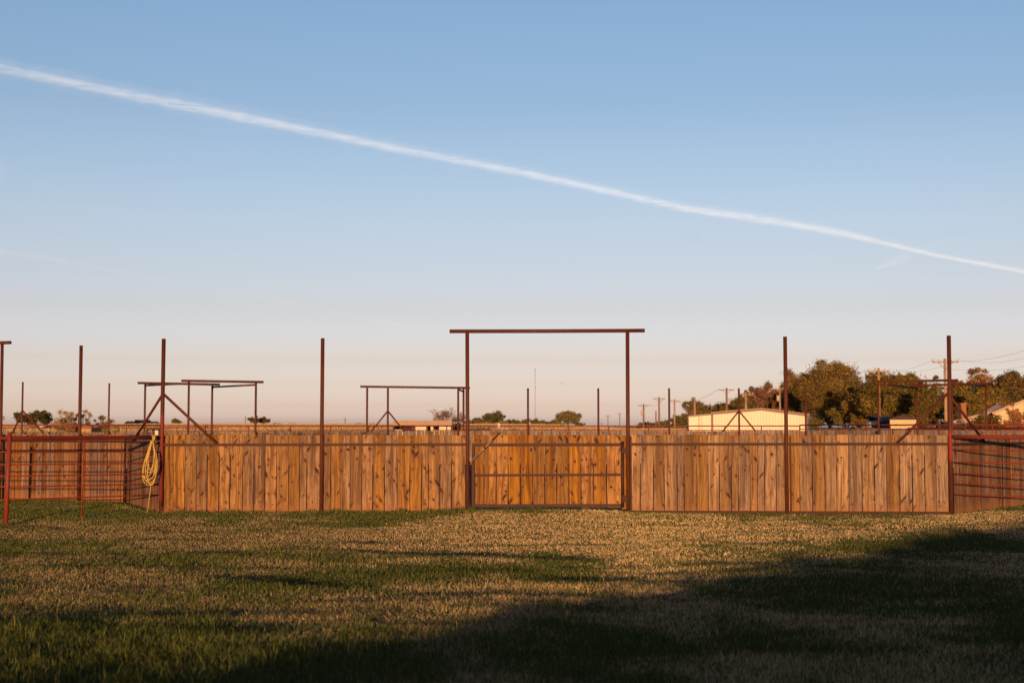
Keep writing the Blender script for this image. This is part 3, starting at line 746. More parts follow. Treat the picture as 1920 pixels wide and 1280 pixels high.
def barn():
    Y = 200.; x = lambda px: hx(px, Y); z = lambda py: hz(py, Y); g = tz(x(1400), Y)-.3
    th = thing('metal_barn', 'cream ribbed metal barn with brown trim and low gable roof on the right', 'barn', (x(1400), Y, g))
    mb = MB(); poly_prism(mb, [(x(1334), g), (x(1514), g), (x(1514), z(779.5)), (x(1428), z(768.5)), (x(1334), z(776.5))], Y, Y+24, 6.5); mb.build('wall', ribbed('cream_ribbed_steel', (.84, .77, .56), .42), th)
    mb = MB(); poly_prism(mb, [(x(1292), g), (x(1334), g), (x(1334), z(777.5)), (x(1292), z(781))], Y+.4, Y+22, 6); mb.build('lean_to', ribbed('cream_plain_steel', (.84, .77, .56), 2.4), th)
    tm = plain_mat('brown_trim', (.20, .085, .05), .5, .1)
    for a, b in (((1334, 775.3), (1428, 767.3)), ((1428, 767.3), (1517, 778.6))):
        mb = MB(); mb.beam((x(a[0]), Y-.12, z(a[1])), (x(b[0]), Y-.12, z(b[1])), .3, .28); mb.build('fascia', tm, th)
    mb = MB(); mb.beam((x(1290), Y+.2, z(780)), (x(1334), Y+.2, z(776.3)), .3, .2); mb.build('fascia', plain_mat('grey_trim', (.24, .16, .13), .5, .1), th)
    for px, wd in ((1335.8, .28), (1291.6, .14), (1311, .08), (1513.6, .1)):
        mb = MB(); mb.box(x(px)-wd/2, x(px)+wd/2, Y+(.35 if px < 1330 else -.04), Y+.3+(.15 if px < 1330 else 0), g, z(777 if px > 1330 else 780)); mb.build('corner_trim', tm, th)
    rm = plain_mat('tan_roof', (.50, .38, .28), .5, .1)
    for a, b in (((1332, 775.0), (1428, 766.9)), ((1428, 766.9), (1518, 778.2))):
        A0 = Vector((x(a[0]), Y-.3, z(a[1])+.12)); B0 = Vector((x(b[0]), Y-.3, z(b[1])+.12)); mb = MB()
        mb.hexa([A0, B0, B0+Vector((6.5, 24.6, 0)), A0+Vector((6.5, 24.6, 0)), A0+Vector((0, 0, .06)), B0+Vector((0, 0, .06)), B0+Vector((6.5, 24.6, .06)), A0+Vector((6.5, 24.6, .06))]); mb.build('roof', rm, th)
barn()
def shed():
    Y = 150.; x = lambda px: hx(px, Y); z = lambda py: hz(py, Y); g = tz(x(790), Y)-.2
    th = thing('low_shed', 'long low tan shed with dark open bays between the far arch posts', 'shed', (x(790), Y, g))
    cm = plain_mat('cream_siding', (.74, .62, .40), .6, .08, 2); dk = plain_mat('shed_interior', (.05, .03, .02), .9, .2)
    zt = z(797)
    mb = MB(); mb.box(x(737), x(848), Y+3.2, Y+3.3, g, zt); mb.build('back_wall', dk, th)
    for a, b in ((779, 801), (807.5, 812), (823.5, 846.5)):
        mb = MB(); mb.box(x(a), x(b), Y, Y+.1, g, zt); mb.build('wall', cm, th)
    for px in (737.5, 773, 776.5, 846.5):
        mb = MB(); mb.box(x(px)-.07, x(px)+.07, Y-.06, Y+.06, g, zt); mb.build('post', M['rust'], th)
    for px in (738, 847):
        mb = MB(); mb.box(x(px)-.05, x(px)+.05, Y+.1, Y+3.2, g, zt); mb.build('end_wall', cm, th)
    rf = plain_mat('tan_metal_roof', (.62, .44, .28), .5, .08, 1.5)
    a = Vector((x(736), Y-.35, zt)); mb = MB(); wx = x(847.5)-a.x
    mb.hexa([a, a+Vector((wx, 0, 0)), a+Vector((wx, .5, z(788.3)-zt)), a+Vector((0, .5, z(788)-zt)), a+Vector((0, 3.8, 0)), a+Vector((wx, 3.8, 0)), a+Vector((wx, 3.8, z(788.3)-zt-.1)), a+Vector((0, 3.8, z(788)-zt-.1))]); mb.build('roof', rf, th)
    mb = MB(); mb.box(x(741), x(757), Y-.5, Y-.1, g+.2, z(805)); mb.box(x(812), x(826), Y-1.2, Y-.6, g+.2, z(805.5)); mb.build('trough', plain_mat('pale_trough', (.6, .55, .48), .5, .1), th)
shed()
def house(name, label, Y, parts, cat='house', extra=None):
    th = thing(name, label, cat, (hx(parts[0][2], Y), Y, 0))
    for p in parts:
        kind, mat, x0, x1, y0, y1, dy, dep = p
        mb = MB()
        f0, f1, b0, b1 = hx(x0, Y+dy), hx(x1, Y+dy), hx(x0, Y+dy+dep), hx(x1, Y+dy+dep)
        if kind == 'box':
            za, zb = tz(hx(x0, Y), Y)-.3, hz(y0, Y); ya, yb = Y+dy, Y+dy+dep
            mb.hexa([(f0,ya,za),(f1,ya,za),(b1,yb,za),(b0,yb,za),(f0,ya,zb),(f1,ya,zb),(b1,yb,zb),(b0,yb,zb)]); nm = 'wall'
        elif kind == 'chimney': mb.box(f0, f1, Y+dy, Y+dy+dep, hz(y1, Y), hz(y0, Y)); mb.box(f0-.06, f1+.06, Y+dy-.06, Y+dy+dep+.06, hz(y0, Y), hz(y0, Y)+.12); nm = 'chimney'
        elif kind == 'window': mb.box(hx(x0, Y), hx(x1, Y), Y+dy, Y+dy+dep, hz(y1, Y), hz(y0, Y)); nm = 'window'
        elif kind == 'hip':      # roof with ridge along X; y0 ridge, y1 eave
            a, b = hx(x0, Y), hx(x1, Y); e, r = hz(y1, Y), hz(y0, Y); ins = dep*.35
            m0, m1 = (f0+b0)/2, (f1+b1)/2; v = [(f0, Y+dy, e), (f1, Y+dy, e), (b1, Y+dy+dep, e), (b0, Y+dy+dep, e), (m0+ins, Y+dy+dep/2, r), (m1-ins, Y+dy+dep/2, r)]
            mb.v += v
            for f in ((0,1,5,4), (1,2,5), (2,3,4,5), (3,0,4), (3,2,1,0)): mb.face(f)
            nm = 'roof'
        elif kind == 'slope':      # gable end facing us: triangle wall x0..x1, y0 peak at x1
            poly_prism(mb, [(hx(x0, Y), tz(hx(x0, Y), Y)-.3), (hx(x1, Y), tz(hx(x1, Y), Y)-.3), (hx(x1, Y), hz(y0, Y)), (hx(x0, Y), hz(y1, Y))], Y+dy, Y+dy+dep, b0-f0); nm = 'gable_wall'
        elif kind == 'rake':
            A = Vector((hx(x0, Y), Y+dy, hz(y1, Y))); B = Vector((hx(x1, Y), Y+dy, hz(y0, Y))); D = Vector((b0-f0, dep, 0)); T = Vector((0, 0, .16))
            mb.hexa([A, B, B+D, A+D, A+T, B+T, B+D+T, A+D+T]); nm = 'roof'
        mb.build(nm, mat, th)
    return th
brown = plain_mat('brown_shingles', (.26, .14, .085), .85, .2, 4); dkr = plain_mat('dark_shingles', (.07, .055, .055), .85, .2, 4)
cream = plain_mat('cream_wall', (.72, .56, .30), .7, .06, 2); brick = plain_mat('brick', (.36, .14, .06), .85, .2, 12); white = plain_mat('white_trim', (.75, .68, .58), .6, .06)
greyr = plain_mat('grey_shingles', (.50, .38, .34), .8, .25, 5); slate = plain_mat('blue_grey_roof', (.022, .028, .042), .7, .15, 3)
house('ranch_house', 'low house with brown hipped roof under the trees left of the right corner post', 118, [
    ('box', cream, 1669, 1722, 785, None, .1, 3.6), ('hip', brown, 1664, 1722, 775, 786, -.4, 4.4)])
house('dark_shed', 'dark blue-grey roofed shed deep under the big trees', 128, [('box', slate, 1634, 1668, 789, None, .3, 5), ('hip', slate, 1628, 1672, 780, 790, -.3, 6)], 'shed')
house('yellow_house', 'pale yellow gabled house with grey shingled roof and brick chimney at the right edge', 105, [
    ('slope', cream, 1862, 1921, 753, 776, 0, 8), ('rake', greyr, 1858, 1924, 750.5, 776, -.35, 9), ('slope', cream, 1788, 1862, 776, 795, 1.0, 6),
    ('rake', greyr, 1784, 1866, 774, 794.5, .6, 8.5), ('hip', greyr, 1832, 1908, 753, 777, .9, 5), ('chimney', brick, 1803, 1812.5, 757, 796, 3.0, .9)])
house('parked_trailer', 'long white flat roofed trailer low at the right edge behind the red pipes', 98, [('box', white, 1902, 1960, 794, None, 0, 2.4)], 'trailer')
house('far_house', 'distant low house with dark gabled roofs behind the left braced corner', 340, [
    ('box', brick, 232, 306, 799, None, 1, 10), ('hip', dkr, 225, 262, 789.3, 798.5, -1, 9), ('hip', dkr, 246, 288, 786.5, 798, 1, 13), ('hip', plain_mat('rosy_shingles', (.22, .11, .09), .85, .15), 262, 314, 789.5, 800, -.5, 12), ('window', white, 248, 253, 798.5, 801.5, .8, .1)])
house('far_house', 'long low pinkish roof at the extreme left edge on the horizon', 360, [('box', cream, -30, 10, 801.5, None, 1, 8), ('hip', plain_mat('pink_roof', (.42, .2, .18), .8, .1), -40, 16, 797, 803, 0, 10)])
house('far_house', 'faint low roofline behind the diagonal brace left of centre', 420, [('box', brick, 318, 378, 799, None, 1, 8), ('hip', brown, 314, 384, 794.5, 800, 0, 12)])
# small blue vehicle and open sided white roof on the left
tb = thing('pickup_truck', 'tiny dark blue truck parked on the horizon between the sparse left bushes', 'truck', (hx(166, 230), 230, tz(hx(166, 230), 230)))
blue = plain_mat('blue_paint', (.03, .06, .16), .35, .1); xx = lambda p: hx(p, 230); zg = hz(803, 230)
mb = MB(); mb.box(xx(158), xx(175), 230, 231.8, zg, hz(799.3, 230)); mb.build('body', blue, tb)
mb = MB(); mb.box(xx(162), xx(169), 230.1, 231.7, hz(799.3, 230), hz(796.8, 230)); mb.build('cab', plain_mat('glass_dark', (.03, .035, .05), .15, .1), tb)
for px in (161, 172):
    mb = MB(); mb.tube([(xx(px), 229.9, zg), (xx(px), 230.2, zg)], .36, 12); mb.build('wheel', plain_mat('tyre', (.02, .02, .02), .9, .1), tb)
ws = thing('carport', 'white slanting carport roof on thin legs below the braced far left post', 'carport', (hx(82, 170), 170, 0))
mb = MB(); a = at(74, 801, 170); b = at(91, 797.6, 170); mb.hexa([a, b, b+Vector((0, 4, 0)), a+Vector((0, 4, 0)), a+Vector((0, 0, .12)), b+Vector((0, 0, .12)), b+Vector((0, 4, .12)), a+Vector((0, 4, .12))]); mb.build('roof', white, ws)
for px in (75, 90):
    mb = MB(); mb.tube([(hx(px, 170), 170.2, .8), (hx(px, 170), 170.2, a.z)], .05, 6); mb.build('leg', white, ws)
def bale(px, py, D, r, label):
    c = at(px, py, D); mb = MB(); mb.tube([(c.x-r*.9, D, c.z), (c.x-r*.8, D, c.z), (c.x+r*.8, D, c.z), (c.x+r*.9, D, c.z)], [r*.9, r, r, r*.9], 16)
    tag(mb.build('hay_bale', plain_mat('hay', (.5, .30, .12), .95, .3, 9), None), label, 'hay bale', 'round bales behind the left rails')
bale(164, 808.5, 88, .36, 'left one of two round hay bales low behind the left fence')
bale(176, 808.5, 90, .36, 'right one of two round hay bales low behind the left fence')
ub = thing('utility_box', 'small cream box on a dark frame just above the hanging rope', 'box', tuple(at(293, 820, 40)))
c0 = at(290.5, 815.5, 40); c1 = at(296.5, 807, 40); mb = MB(); mb.box(c0.x, c1.x, 40, 40.06, c0.z, c1.z); mb.build('case', plain_mat('cream_plastic', (.7, .58, .38), .5, .08), ub)
mb = MB()
for p_, q_ in (((276, 804.5), (300, 804.5)), ((287.5, 804.5), (287.5, 900)), ((299, 804.5), (299, 900)), ((276, 804.5), (276, 900))): mb.beam(at(*p_, 40.09), at(*q_, 40.09), .05, .05)
mb.build('frame', M['rust_dark'], ub)

# ------------------------------------------------------------------ radio mast, poles, wires
def mast():
    Y = 2200.; x = hx(1003.5, Y); z1 = hz(692, Y); mb = MB(); s = .42; n = 44
    th = thing('radio_mast', 'very thin faraway lattice radio mast standing on the horizon inside the gate arch', 'mast', (x, Y, 0))
    c = [(x-s, Y, 0), (x+s, Y, 0), (x, Y+s*1.6, 0)]
    for a in c: mb.tube([a, (a[0], a[1], z1)], .10, 4)
    for i in range(n):
        za = z1*i/n; zb = z1*(i+1)/n
        for k in range(3): a = c[k]; b = c[(k+1) % 3]; mb.tube([(a[0], a[1], za), (b[0], b[1], zb)], .07, 3, cap=False)
    mb.build('lattice', plain_mat('faded_mast_paint', (.42, .20, .17), .7, .1, .1), th)
    mb = MB(); mb.box(x-1.2, x+1.2, Y-.3, Y+1.2, z1-1, z1+.3); mb.build('top_light', plain_mat('mast_cap', (.35, .22, .2), .7, .1), th)
mast()
pw = plain_mat('pale_pole_wood', (.42, .27, .15), .85, .2, 3); pwd = plain_mat('brown_pole_wood', (.26, .13, .09), .85, .2, 3)  # a pale and a browner pole wood
POLES = {}
def pole(px, ytop, D, label, arm=2.4, armdy=.35, r=.15, mat=pw, trans=False):
    x = hx(px, D); zt = hz(ytop, D); g = tz(x, D)-.5
    th = thing('utility_pole', label, 'utility pole', (x, D, g), 'utility poles along the horizon')
    mb = MB(); mb.tube([(x, D, g), (x, D, (g+zt)/2), (x, D, zt)], [r*1.15, r, r*.8], 10); mb.build('pole', mat, th)
    if arm:
        za = zt-armdy; mb = MB(); mb.beam((x-arm/2, D-.16, za), (x+arm/2, D-.16, za), .10, .13); mb.build('crossarm', mat, th)
        for s in (-1, 1):
            mb = MB(); mb.beam((x+s*arm*.28, D-.18, za-.05), (x+s*.05, D-.18, za-.7), .04, .05); mb.build('arm_brace', mat, th)
        for s in (-.95, -.5, .5, .95):
            mb = MB(); mb.tube([(x+s*arm/2, D-.16, za+.06), (x+s*arm/2, D-.16, za+.16), (x+s*arm/2, D-.16, za+.26)], [.03, .06, .04], 6); mb.build('insulator', white, th)
    if trans:
        mb = MB(); mb.tube([(x-.32, D-.1, zt-2.4), (x-.32, D-.1, zt-1.4)], .26, 10); mb.build('transformer', plain_mat('transformer_grey', (.55, .48, .4), .5, .1), th)
    POLES[px] = (x, D, zt, arm)
pole(1774, 672, 136, 'tallest pale utility pole, right behind the right braced corner post', 2.5)
pole(1649, 690, 160, 'pale utility pole beside the left leg of the right pipe arch', 2.4)
pole(1463, 725, 237, 'pale utility pole just left of the tall right post, above the barn roof', 2.4, trans=True)
pole(1399, 735, 229, 'short pale utility pole above the barn ridge, against green trees', 2.4, r=.2)
pole(1363, 727, 232, 'reddish utility pole above the left part of the barn roof', 2.5, mat=pwd, r=.19)
pole(1303, 745, 250, 'armless orange pole in the thin tree at the barn end', 0, r=.19)
pole(1265, 748, 275, 'faint utility pole just right of the far fence post left of the barn', 2.3, r=.17)
pole(1236, 744, 280, 'reddish utility pole left of the far fence post near the barn', 2.4, mat=pwd, r=.19)
pole(1230, 770, 284, 'short bare pole beside the reddish pole left of the barn', 0, mat=pwd, r=.14)
pole(1207, 757, 300, 'slightly leaning utility pole just right of the gate arch', 2.4, mat=pwd, r=.19, trans=True)
pole(1162, 774, 640, 'faint distant pole just left of the right arch post', 2.6, mat=pwd, r=.2)
pole(1140, 778, 700, 'distant pole with a white transformer inside the right part of the arch', 3.0, mat=pwd, r=.2, trans=True)
pole(1128, 792, 900, 'smallest distant pole inside the arch, low on the horizon', 2.6, mat=pwd, r=.2)
pole(1534, 714, 236, 'pale pole mostly hidden inside the big brown tree', 2.2)
pole(460, 780.5, 560, 'small lone pole beside the dark tree left of the second post', 0, mat=pwd, r=.18, trans=True)
pole(647, 783.5, 560, 'small lone pole left of the wide distant arch', 1.2, mat=pwd, r=.18)
wirem = plain_mat('wire', (.24, .19, .17), .6, .1)
def wire(a, b, sag, r, label):
    a = Vector(a); b = Vector(b); pts = []
    for i in range(17):
        t = i/16; p = a.lerp(b, t); p.z -= sag*4*t*(1-t); pts.append(p)
    mb = MB(); mb.tube(pts, r, 4, cap=False)
    tag(mb.build('power_line', wirem), label, 'power line', 'power lines between the poles')
def tip(px, s, dz=-.1): x, D, z, arm = POLES[px]; return (x+s*(arm or 0)/2, D-.16, z+dz)
wire(tip(1774, -.95), (hx(1990, 92), 92, hz(634, 92)), .7, .009, 'highest power line running to the upper right from the tallest pole')
wire(tip(1774, .95), (hx(1990, 92), 92, hz(652, 92)), .6, .009, 'second power line running to the upper right from the tallest pole')
wire(tip(1774, 0, -.9), (hx(1990, 92), 92, hz(672, 92)), .5, .009, 'lowest power line running right above the tree tops')
wire(tip(1774, -.95), tip(1649, -.95), .7, .010, 'left power line between the two nearest pale poles')
wire(tip(1774, .95), tip(1649, .95), .7, .010, 'right power line between the two nearest pale poles')
wire(tip(1774, 0, -3.4), tip(1649, 0, -2.9), .5, .022, 'thick low cable crossing the trees between the two nearest pale poles')
wire(tip(1774, 0, -3.4), (hx(1990, 92), 92, hz(720, 92)), .5, .022, 'thick low cable crossing the trees right of the tallest pole')
wire(tip(1649, -.95), tip(1534, -.95), .6, .016, 'power line vanishing into the big brown tree')
wire(tip(1363, -.95), tip(1265, -.95), 1.2, .022, 'sagging power line left of the reddish barn pole')
wire(tip(1236, .9), tip(1207, .9), .8, .02, 'power line between the two reddish poles right of the arch')
wire(tip(460, 0, -.3), tip(647, 0, -.3), 1.5, .05, 'hairline power line between the two small lone poles')

# ------------------------------------------------------------------ trees
treemat = attr_mat('foliage', .22, .75)
barkm = plain_mat('bark', (.20, .125, .08), .9, .3, 3)
def leaves(centers, radii, per, size, cols, rg, flat=.75):
    P_ = []; C_ = []
    for (c, r, col) in zip(centers, radii, cols):
        n = int(per*rg.uniform(.7, 1.3)); dv = rg.normal(size=(n, 3)); dv /= np.linalg.norm(dv, axis=1)[:, None]
        rad = r*rg.random(n)**.42*np.where(rg.random(n) < .25, rg.uniform(1., 1.8, n), 1.0); p = np.array(c)+dv*rad[:, None]*np.array([1, 1, flat])
        t = rg.random((n, 1)); P_.append(p); C_.append(np.array(col)*(.40+1.25*t))
    p = np.concatenate(P_); c = np.concatenate(C_); n = len(p)
    a = rg.normal(size=(n, 3)); a /= np.linalg.norm(a, axis=1)[:, None]; b = np.cross(a, rg.normal(size=(n, 3))); b /= np.linalg.norm(b, axis=1)[:, None]
    s = size*(.55+.9*rg.random((n, 1)))
    v = np.stack([p-a*s, p+b*s*.55, p+a*s, p-b*s*.55], 1).reshape(-1, 3)
    return v, np.full(n, 4), np.arange(4*n), np.repeat(c, 4, 0)
def tree(px, ytop, wpx, D, label, col=(.075, .07, .02), dens=1., leaf=.16, name='tree', crown0=.28, lean=0, seed=0, sparse=False, clumps=None, ragged=.25, bark=None, group=None, col2=None, cat='tree', per=None):
    leaf = leaf*.74; col = tuple(q*1.35*f for q, f in zip(col, (1.24, 1.22, 1.12))); wpx = wpx*1.14
    if col2: col2 = tuple(q*1.35*f for q, f in zip(col2, (1.24, 1.22, 1.12)))
    rg = np.random.default_rng(abs(seed*1000+int(px)*7)); rnd = random.Random(seed+int(px))
    x = hx(px, D); g = tz(x, D); zt = hz(ytop, D); H = zt-g; W = wpx*D/F
    th = thing(name, label, cat, (x, D, g), group)
    z0 = g+H*crown0; nc = clumps or max(10, int(26*dens*(W/8+.6)))
    cs = []; rs = []; cols = []; ctr = np.array([x+lean*W*.1, D, (z0+zt)/2]); rad = np.array([W/2, min(W/2, H*.7)*.85, (zt-z0)/2])
    c2 = col2 or tuple(q*f for q, f in zip(col, (1.6, 1.35, 1.25)))
    while len(cs) < nc:
        dv = rg.normal(size=3); dv /= np.linalg.norm(dv); k = rg.random()**.45
        r = rg.uniform(.10, .25)*min(W/2, (zt-z0)*.8)*(1.2 if not sparse else .9)
        p = ctr+dv*k*(rad-r*.75)*(1+rg.normal()*ragged*.35)
        if p[2] < z0-.2*H: continue
        p[0] += lean*(p[2]-z0)*.25
        cs.append(p); rs.append(r*(1.25 if sparse else 1.)); t = rg.random(); cols.append([a*(1-t)+b*t for a, b in zip(col, c2)])
    per = per or int((150 if sparse else 135)*dens*max(1, (np.mean(rs)/leaf)**1.4*.12))
    v, fn, idx, cc = leaves(cs, rs, per, leaf, cols, rg)
    npmesh('crown', v, fn, idx, treemat, th, cc)
    mb = MB(); tr = max(.08, H*.026); fork = Vector((x, D, g+H*max(.12, crown0*.75)))
    mb.tube([(x, D, g-.3), (x, D, g+.3), fork], [tr*1.4, tr*1.1, tr*.85], 8, cap=False)
    order = sorted(range(nc), key=lambda i: rg.random())[:(min(nc, 46) if sparse else min(nc, 16))]
    for i in order:
        c = Vector(cs[i]); m_ = fork.lerp(c, .5)+Vector((rnd.uniform(-.1, .1)*W, 0, -.04*H)); r0 = tr*rnd.uniform(.3, .6)
        mb.tube([fork-Vector((0, 0, .2)), m_, c], [r0, r0*.6, r0*.2], 5, cap=False)
        if sparse:
            for k in range(7):
                e = c+Vector((rnd.gauss(0, 1), rnd.gauss(0, 1), rnd.gauss(.5, .8)))*rs[i]*.8
                mb.tube([m_.lerp(c, rnd.uniform(.4, 1)), e], [r0*.28, r0*.08], 3, cap=False)
    mb.build('trunk', bark or barkm, th)
    return th
def bare_tree(px, ytop, wpx, D, label, depth=6, seed=1):
    rnd = random.Random(seed); x = hx(px, D); g = tz(x, D); H = hz(ytop, D)-g; th = thing('bare_tree', label, 'tree', (x, D, g))
    mb = MB()
    def br(p, d_, L_, r, k):
        q = p+d_*L_*.5+Vector((rnd.uniform(-.1, .1), rnd.uniform(-.1, .1), 0))*L_; e = q+d_*L_*.5
        mb.tube([p, q, e], [r, r*.8, r*.62], 5 if k > 2 else 3, cap=False)
        if k == 0: return
        for _ in range(rnd.choice((2, 3, 3))):
            nd = (d_+Vector((rnd.uniform(-.75, .75), rnd.uniform(-.6, .6), rnd.uniform(-.1, .45)))).normalized()
            br(e if rnd.random() < .7 else q, nd, L_*rnd.uniform(.62, .86), max(r*.55, .012), k-1)
    for a in (-.55, -.2, .15, .5):
        br(Vector((x, D, g-.2)), Vector((a*wpx/40, rnd.uniform(-.2, .2), 1)).normalized(), H*.27, .10, depth)
    mb.build('branches', plain_mat('pale_twigs', (.30, .19, .13), .9, .2), th)
OL = (.085, .070, .022); DK = (.040, .045, .016); BR = (.15, .085, .035); YG = (.13, .11, .028)
# left
tree(60, 767, 74, 190, 'dark rounded tree behind the braced post at the far left', DK, 1.5, .15, crown0=.1, seed=1, col2=(.09, .075, .025))
tree(-8, 765, 40, 190, 'grey leafless looking shrub cut by the left edge', (.16, .12, .08), .5, .10, crown0=.1, seed=2, sparse=True)
tree(128, 764, 56, 120, 'loose olive-brown bush left of the plain left post', (.20, .14, .055), .8, .07, name='bush', crown0=.02, seed=3, sparse=True, col2=(.28, .2, .08), cat='bush', clumps=46)
tree(160, 764, 36, 122, 'taller wispy olive bush right of the plain left post', (.20, .14, .055), .7, .07, name='bush', crown0=.02, seed=4, sparse=True, col2=(.28, .2, .08), cat='bush', clumps=30)
tree(194, 776, 44, 124, 'short wispy bush around the thin far post', (.20, .145, .055), .7, .07, name='bush', crown0=.02, seed=5, sparse=True, col2=(.28, .2, .08), cat='bush', clumps=30)
tree(216, 787, 20, 124, 'smallest wispy bush just left of the dark gabled house', (.20, .145, .06), .6, .06, name='bush', crown0=.02, seed=6, sparse=True, cat='bush', clumps=14)
tree(330, 783, 20, 260, 'small green tree peeking over the left diagonal brace', DK, 1., .13, crown0=.05, seed=7, col2=(.12, .12, .035))
tree(476, 780, 24, 300, 'dark tree left of the right leg of the left double arch', (.05, .045, .022), 1., .18, crown0=.1, seed=8)
tree(495, 779, 22, 302, 'dark tree right of the right leg of the left double arch', (.05, .045, .022), 1., .18, crown0=.1, seed=9)
tree(515, 792, 26, 305, 'low spreading bush right of the dark double topped tree', (.10, .08, .03), .8, .14, name='bush', crown0=.0, seed=10, cat='bush')
tree(548, 792, 20, 330, 'tiny grey-brown bush left of the second tall post', (.13, .09, .06), .6, .12, name='bush', crown0=.0, seed=11, cat='bush', sparse=True)
tree(685, 792.5, 56, 300, 'low flat brown thicket below the wide distant arch', (.11, .07, .035), .8, .15, name='bush', crown0=.0, seed=12, cat='bush')
bare_tree(842, 754, 44, 158, 'bare branching tree behind the low tan shed')
tree(856, 782, 26, 156, 'green bush at the right end of the low tan shed', (.07, .085, .022), .9, .11, name='bush', crown0=.02, seed=13, cat='bush')
# middle
tree(892, 781, 30, 300, 'small rounded tree just right of the left arch post', (.085, .075, .028), 1., .2, crown0=.05, seed=14)
tree(927, 769, 38, 300, 'tallest dark tree of the clump above the leaning bar', DK, 1.4, .2, crown0=.05, seed=15, col2=(.09, .085, .03))
tree(913, 789, 22, 296, 'low olive bush at the foot of the tall dark clump tree', (.12, .10, .03), .9, .16, name='bush', crown0=.0, seed=16, cat='bush')
tree(944, 787, 24, 297, 'yellowish bush between the dark clump trees', (.13, .105, .03), .9, .16, name='bush', crown0=.0, seed=17, cat='bush')
tree(960, 784, 26, 304, 'blue-green dark tree left of the thin post inside the arch', (.035, .042, .022), 1.2, .18, crown0=.0, seed=18)
tree(985, 782, 18, 304, 'small brownish tree directly behind the thin post inside the arch', (.09, .07, .03), 1., .17, crown0=.05, seed=19)
tree(1001, 781, 18, 302, 'small round green tree just right of the thin post inside the arch', (.07, .075, .022), 1., .17, crown0=.05, seed=20)
tree(1014, 786, 22, 302, 'low green tree at the foot of the radio mast', (.06, .07, .022), 1., .17, crown0=.0, seed=21)
tree(1030, 789, 24, 304, 'lowest dark part of the tree row left of the big olive tree', (.05, .055, .022), 1., .17, crown0=.0, seed=22)
tree(1050, 788, 18, 300, 'olive bush at the left foot of the big olive tree', (.10, .09, .03), .9, .16, name='bush', crown0=.0, seed=23, cat='bush')
tree(1066, 766, 46, 300, 'big olive-green tree with lumpy top at the right end of the row', (.10, .09, .04), 1.5, .2, crown0=.08, seed=24, col2=(.16, .135, .06))
tree(1140, 801, 24, 420, 'flat dark bush on the horizon under the distant poles', (.06, .05, .022), .8, .2, name='bush', crown0=.0, seed=25, cat='bush')
# right of the arch up to the barn
tree(1210, 789, 32, 330, 'low round tree just right of the gate arch', (.075, .07, .03), 1.1, .2, crown0=.0, seed=26)
tree(1232, 790, 30, 322, 'low dark bush behind the reddish pole left of the barn', (.055, .055, .022), 1., .18, name='bush', crown0=.0, seed=27, cat='bush')
tree(1250, 786, 34, 312, 'green bush at the far fence post left of the barn', (.06, .065, .022), 1., .18, crown0=.0, seed=28)
tree(1274, 776, 34, 290, 'dense green bush at the left end of the barn', (.055, .065, .02), 1.2, .18, crown0=.0, seed=29)
tree(1301, 744, 42, 300, 'airy thin leaved tree around the armless pole', (.10, .08, .035), .9, .16, crown0=.25, seed=30, sparse=True, clumps=46)
tree(1330, 766, 26, 300, 'low airy tree above the left corner of the barn', (.10, .08, .04), .8, .16, crown0=.2, seed=31, sparse=True, clumps=26)
tree(1350, 745, 66, 270, 'broad green-brown tree behind the reddish barn pole', (.085, .075, .025), 1.3, .2, crown0=.1, seed=32)
tree(1385, 742, 30, 262, 'green tree with loose top between the two barn poles', (.07, .075, .025), 1.1, .18, crown0=.1, seed=33)
tree(1402, 722, 30, 268, 'loose airy treetop above the short pale pole', (.065, .07, .025), .8, .15, crown0=.5, seed=34, sparse=True, clumps=36)
tree(1418, 752, 34, 262, 'dense dark green tree just above the barn ridge', (.055, .07, .02), 1.3, .18, crown0=.05, seed=35)
tree(1440, 712, 60, 262, 'thin purplish-brown tree left of the tall right post', (.14, .085, .05), .9, .16, crown0=.3, seed=36, sparse=True, clumps=70)
tree(1455, 745, 40, 256, 'rusty low foliage behind the barn ridge', (.13, .075, .03), 1., .18, crown0=.1, seed=37)
# the big trees on the right
tree(1500, 690, 76, 250, 'brown-green big tree right behind the tall right post', (.105, .082, .026), 1.5, .17, crown0=.18, seed=38, clumps=110, ragged=.4)
tree(1556, 670, 122, 226, 'biggest bronze crowned tree right of the tall right post', (.110, .082, .026), 1.7, .17, crown0=.07, seed=39, lean=.15, clumps=170, ragged=.45, col2=(.185, .128, .040))
tree(1620, 716, 70, 186, 'lower olive tree between the biggest tree and the pale pole', (.12, .09, .024), 1.4, .16, crown0=.1, seed=40, clumps=80)
tree(1672, 688, 128, 178, 'wide dark olive tree behind the left part of the right pipe arch', (.085, .070, .018), 1.8, .17, crown0=.2, seed=41, clumps=170, col2=(.16, .12, .03))
tree(1585, 757, 60, 192, 'low green foliage skirt below the biggest tree', (.10, .09, .022), 1.3, .14, crown0=.25, seed=42, clumps=50)
tree(1532, 775, 30, 202, 'dark low foliage beside the barn end', (.08, .07, .02), 1.1, .14, crown0=.1, seed=43, clumps=28)
tree(1738, 718, 60, 164, 'dark spreading tree behind the middle of the right pipe arch', (.08, .070, .018), 1.5, .17, crown0=.15, seed=44, clumps=90)
tree(1757, 702, 30, 166, 'small pointed treetop just left of the tallest pole', (.07, .075, .02), 1., .15, crown0=.4, seed=45, sparse=True, clumps=40)
tree(1800, 708, 66, 165, 'olive tree just right of the right braced corner post', (.10, .085, .022), 1.5, .17, crown0=.1, seed=46, clumps=100)
tree(1838, 686, 64, 180, 'thin sunlit treetop half way between corner post and right edge', (.17, .115, .045), .9, .15, crown0=.35, seed=47, sparse=True, clumps=80)
tree(1850, 722, 80, 150, 'yellow-green wide tree above the brick chimney roof', (.12, .095, .022), 1.6, .16, crown0=.1, seed=48, clumps=120)
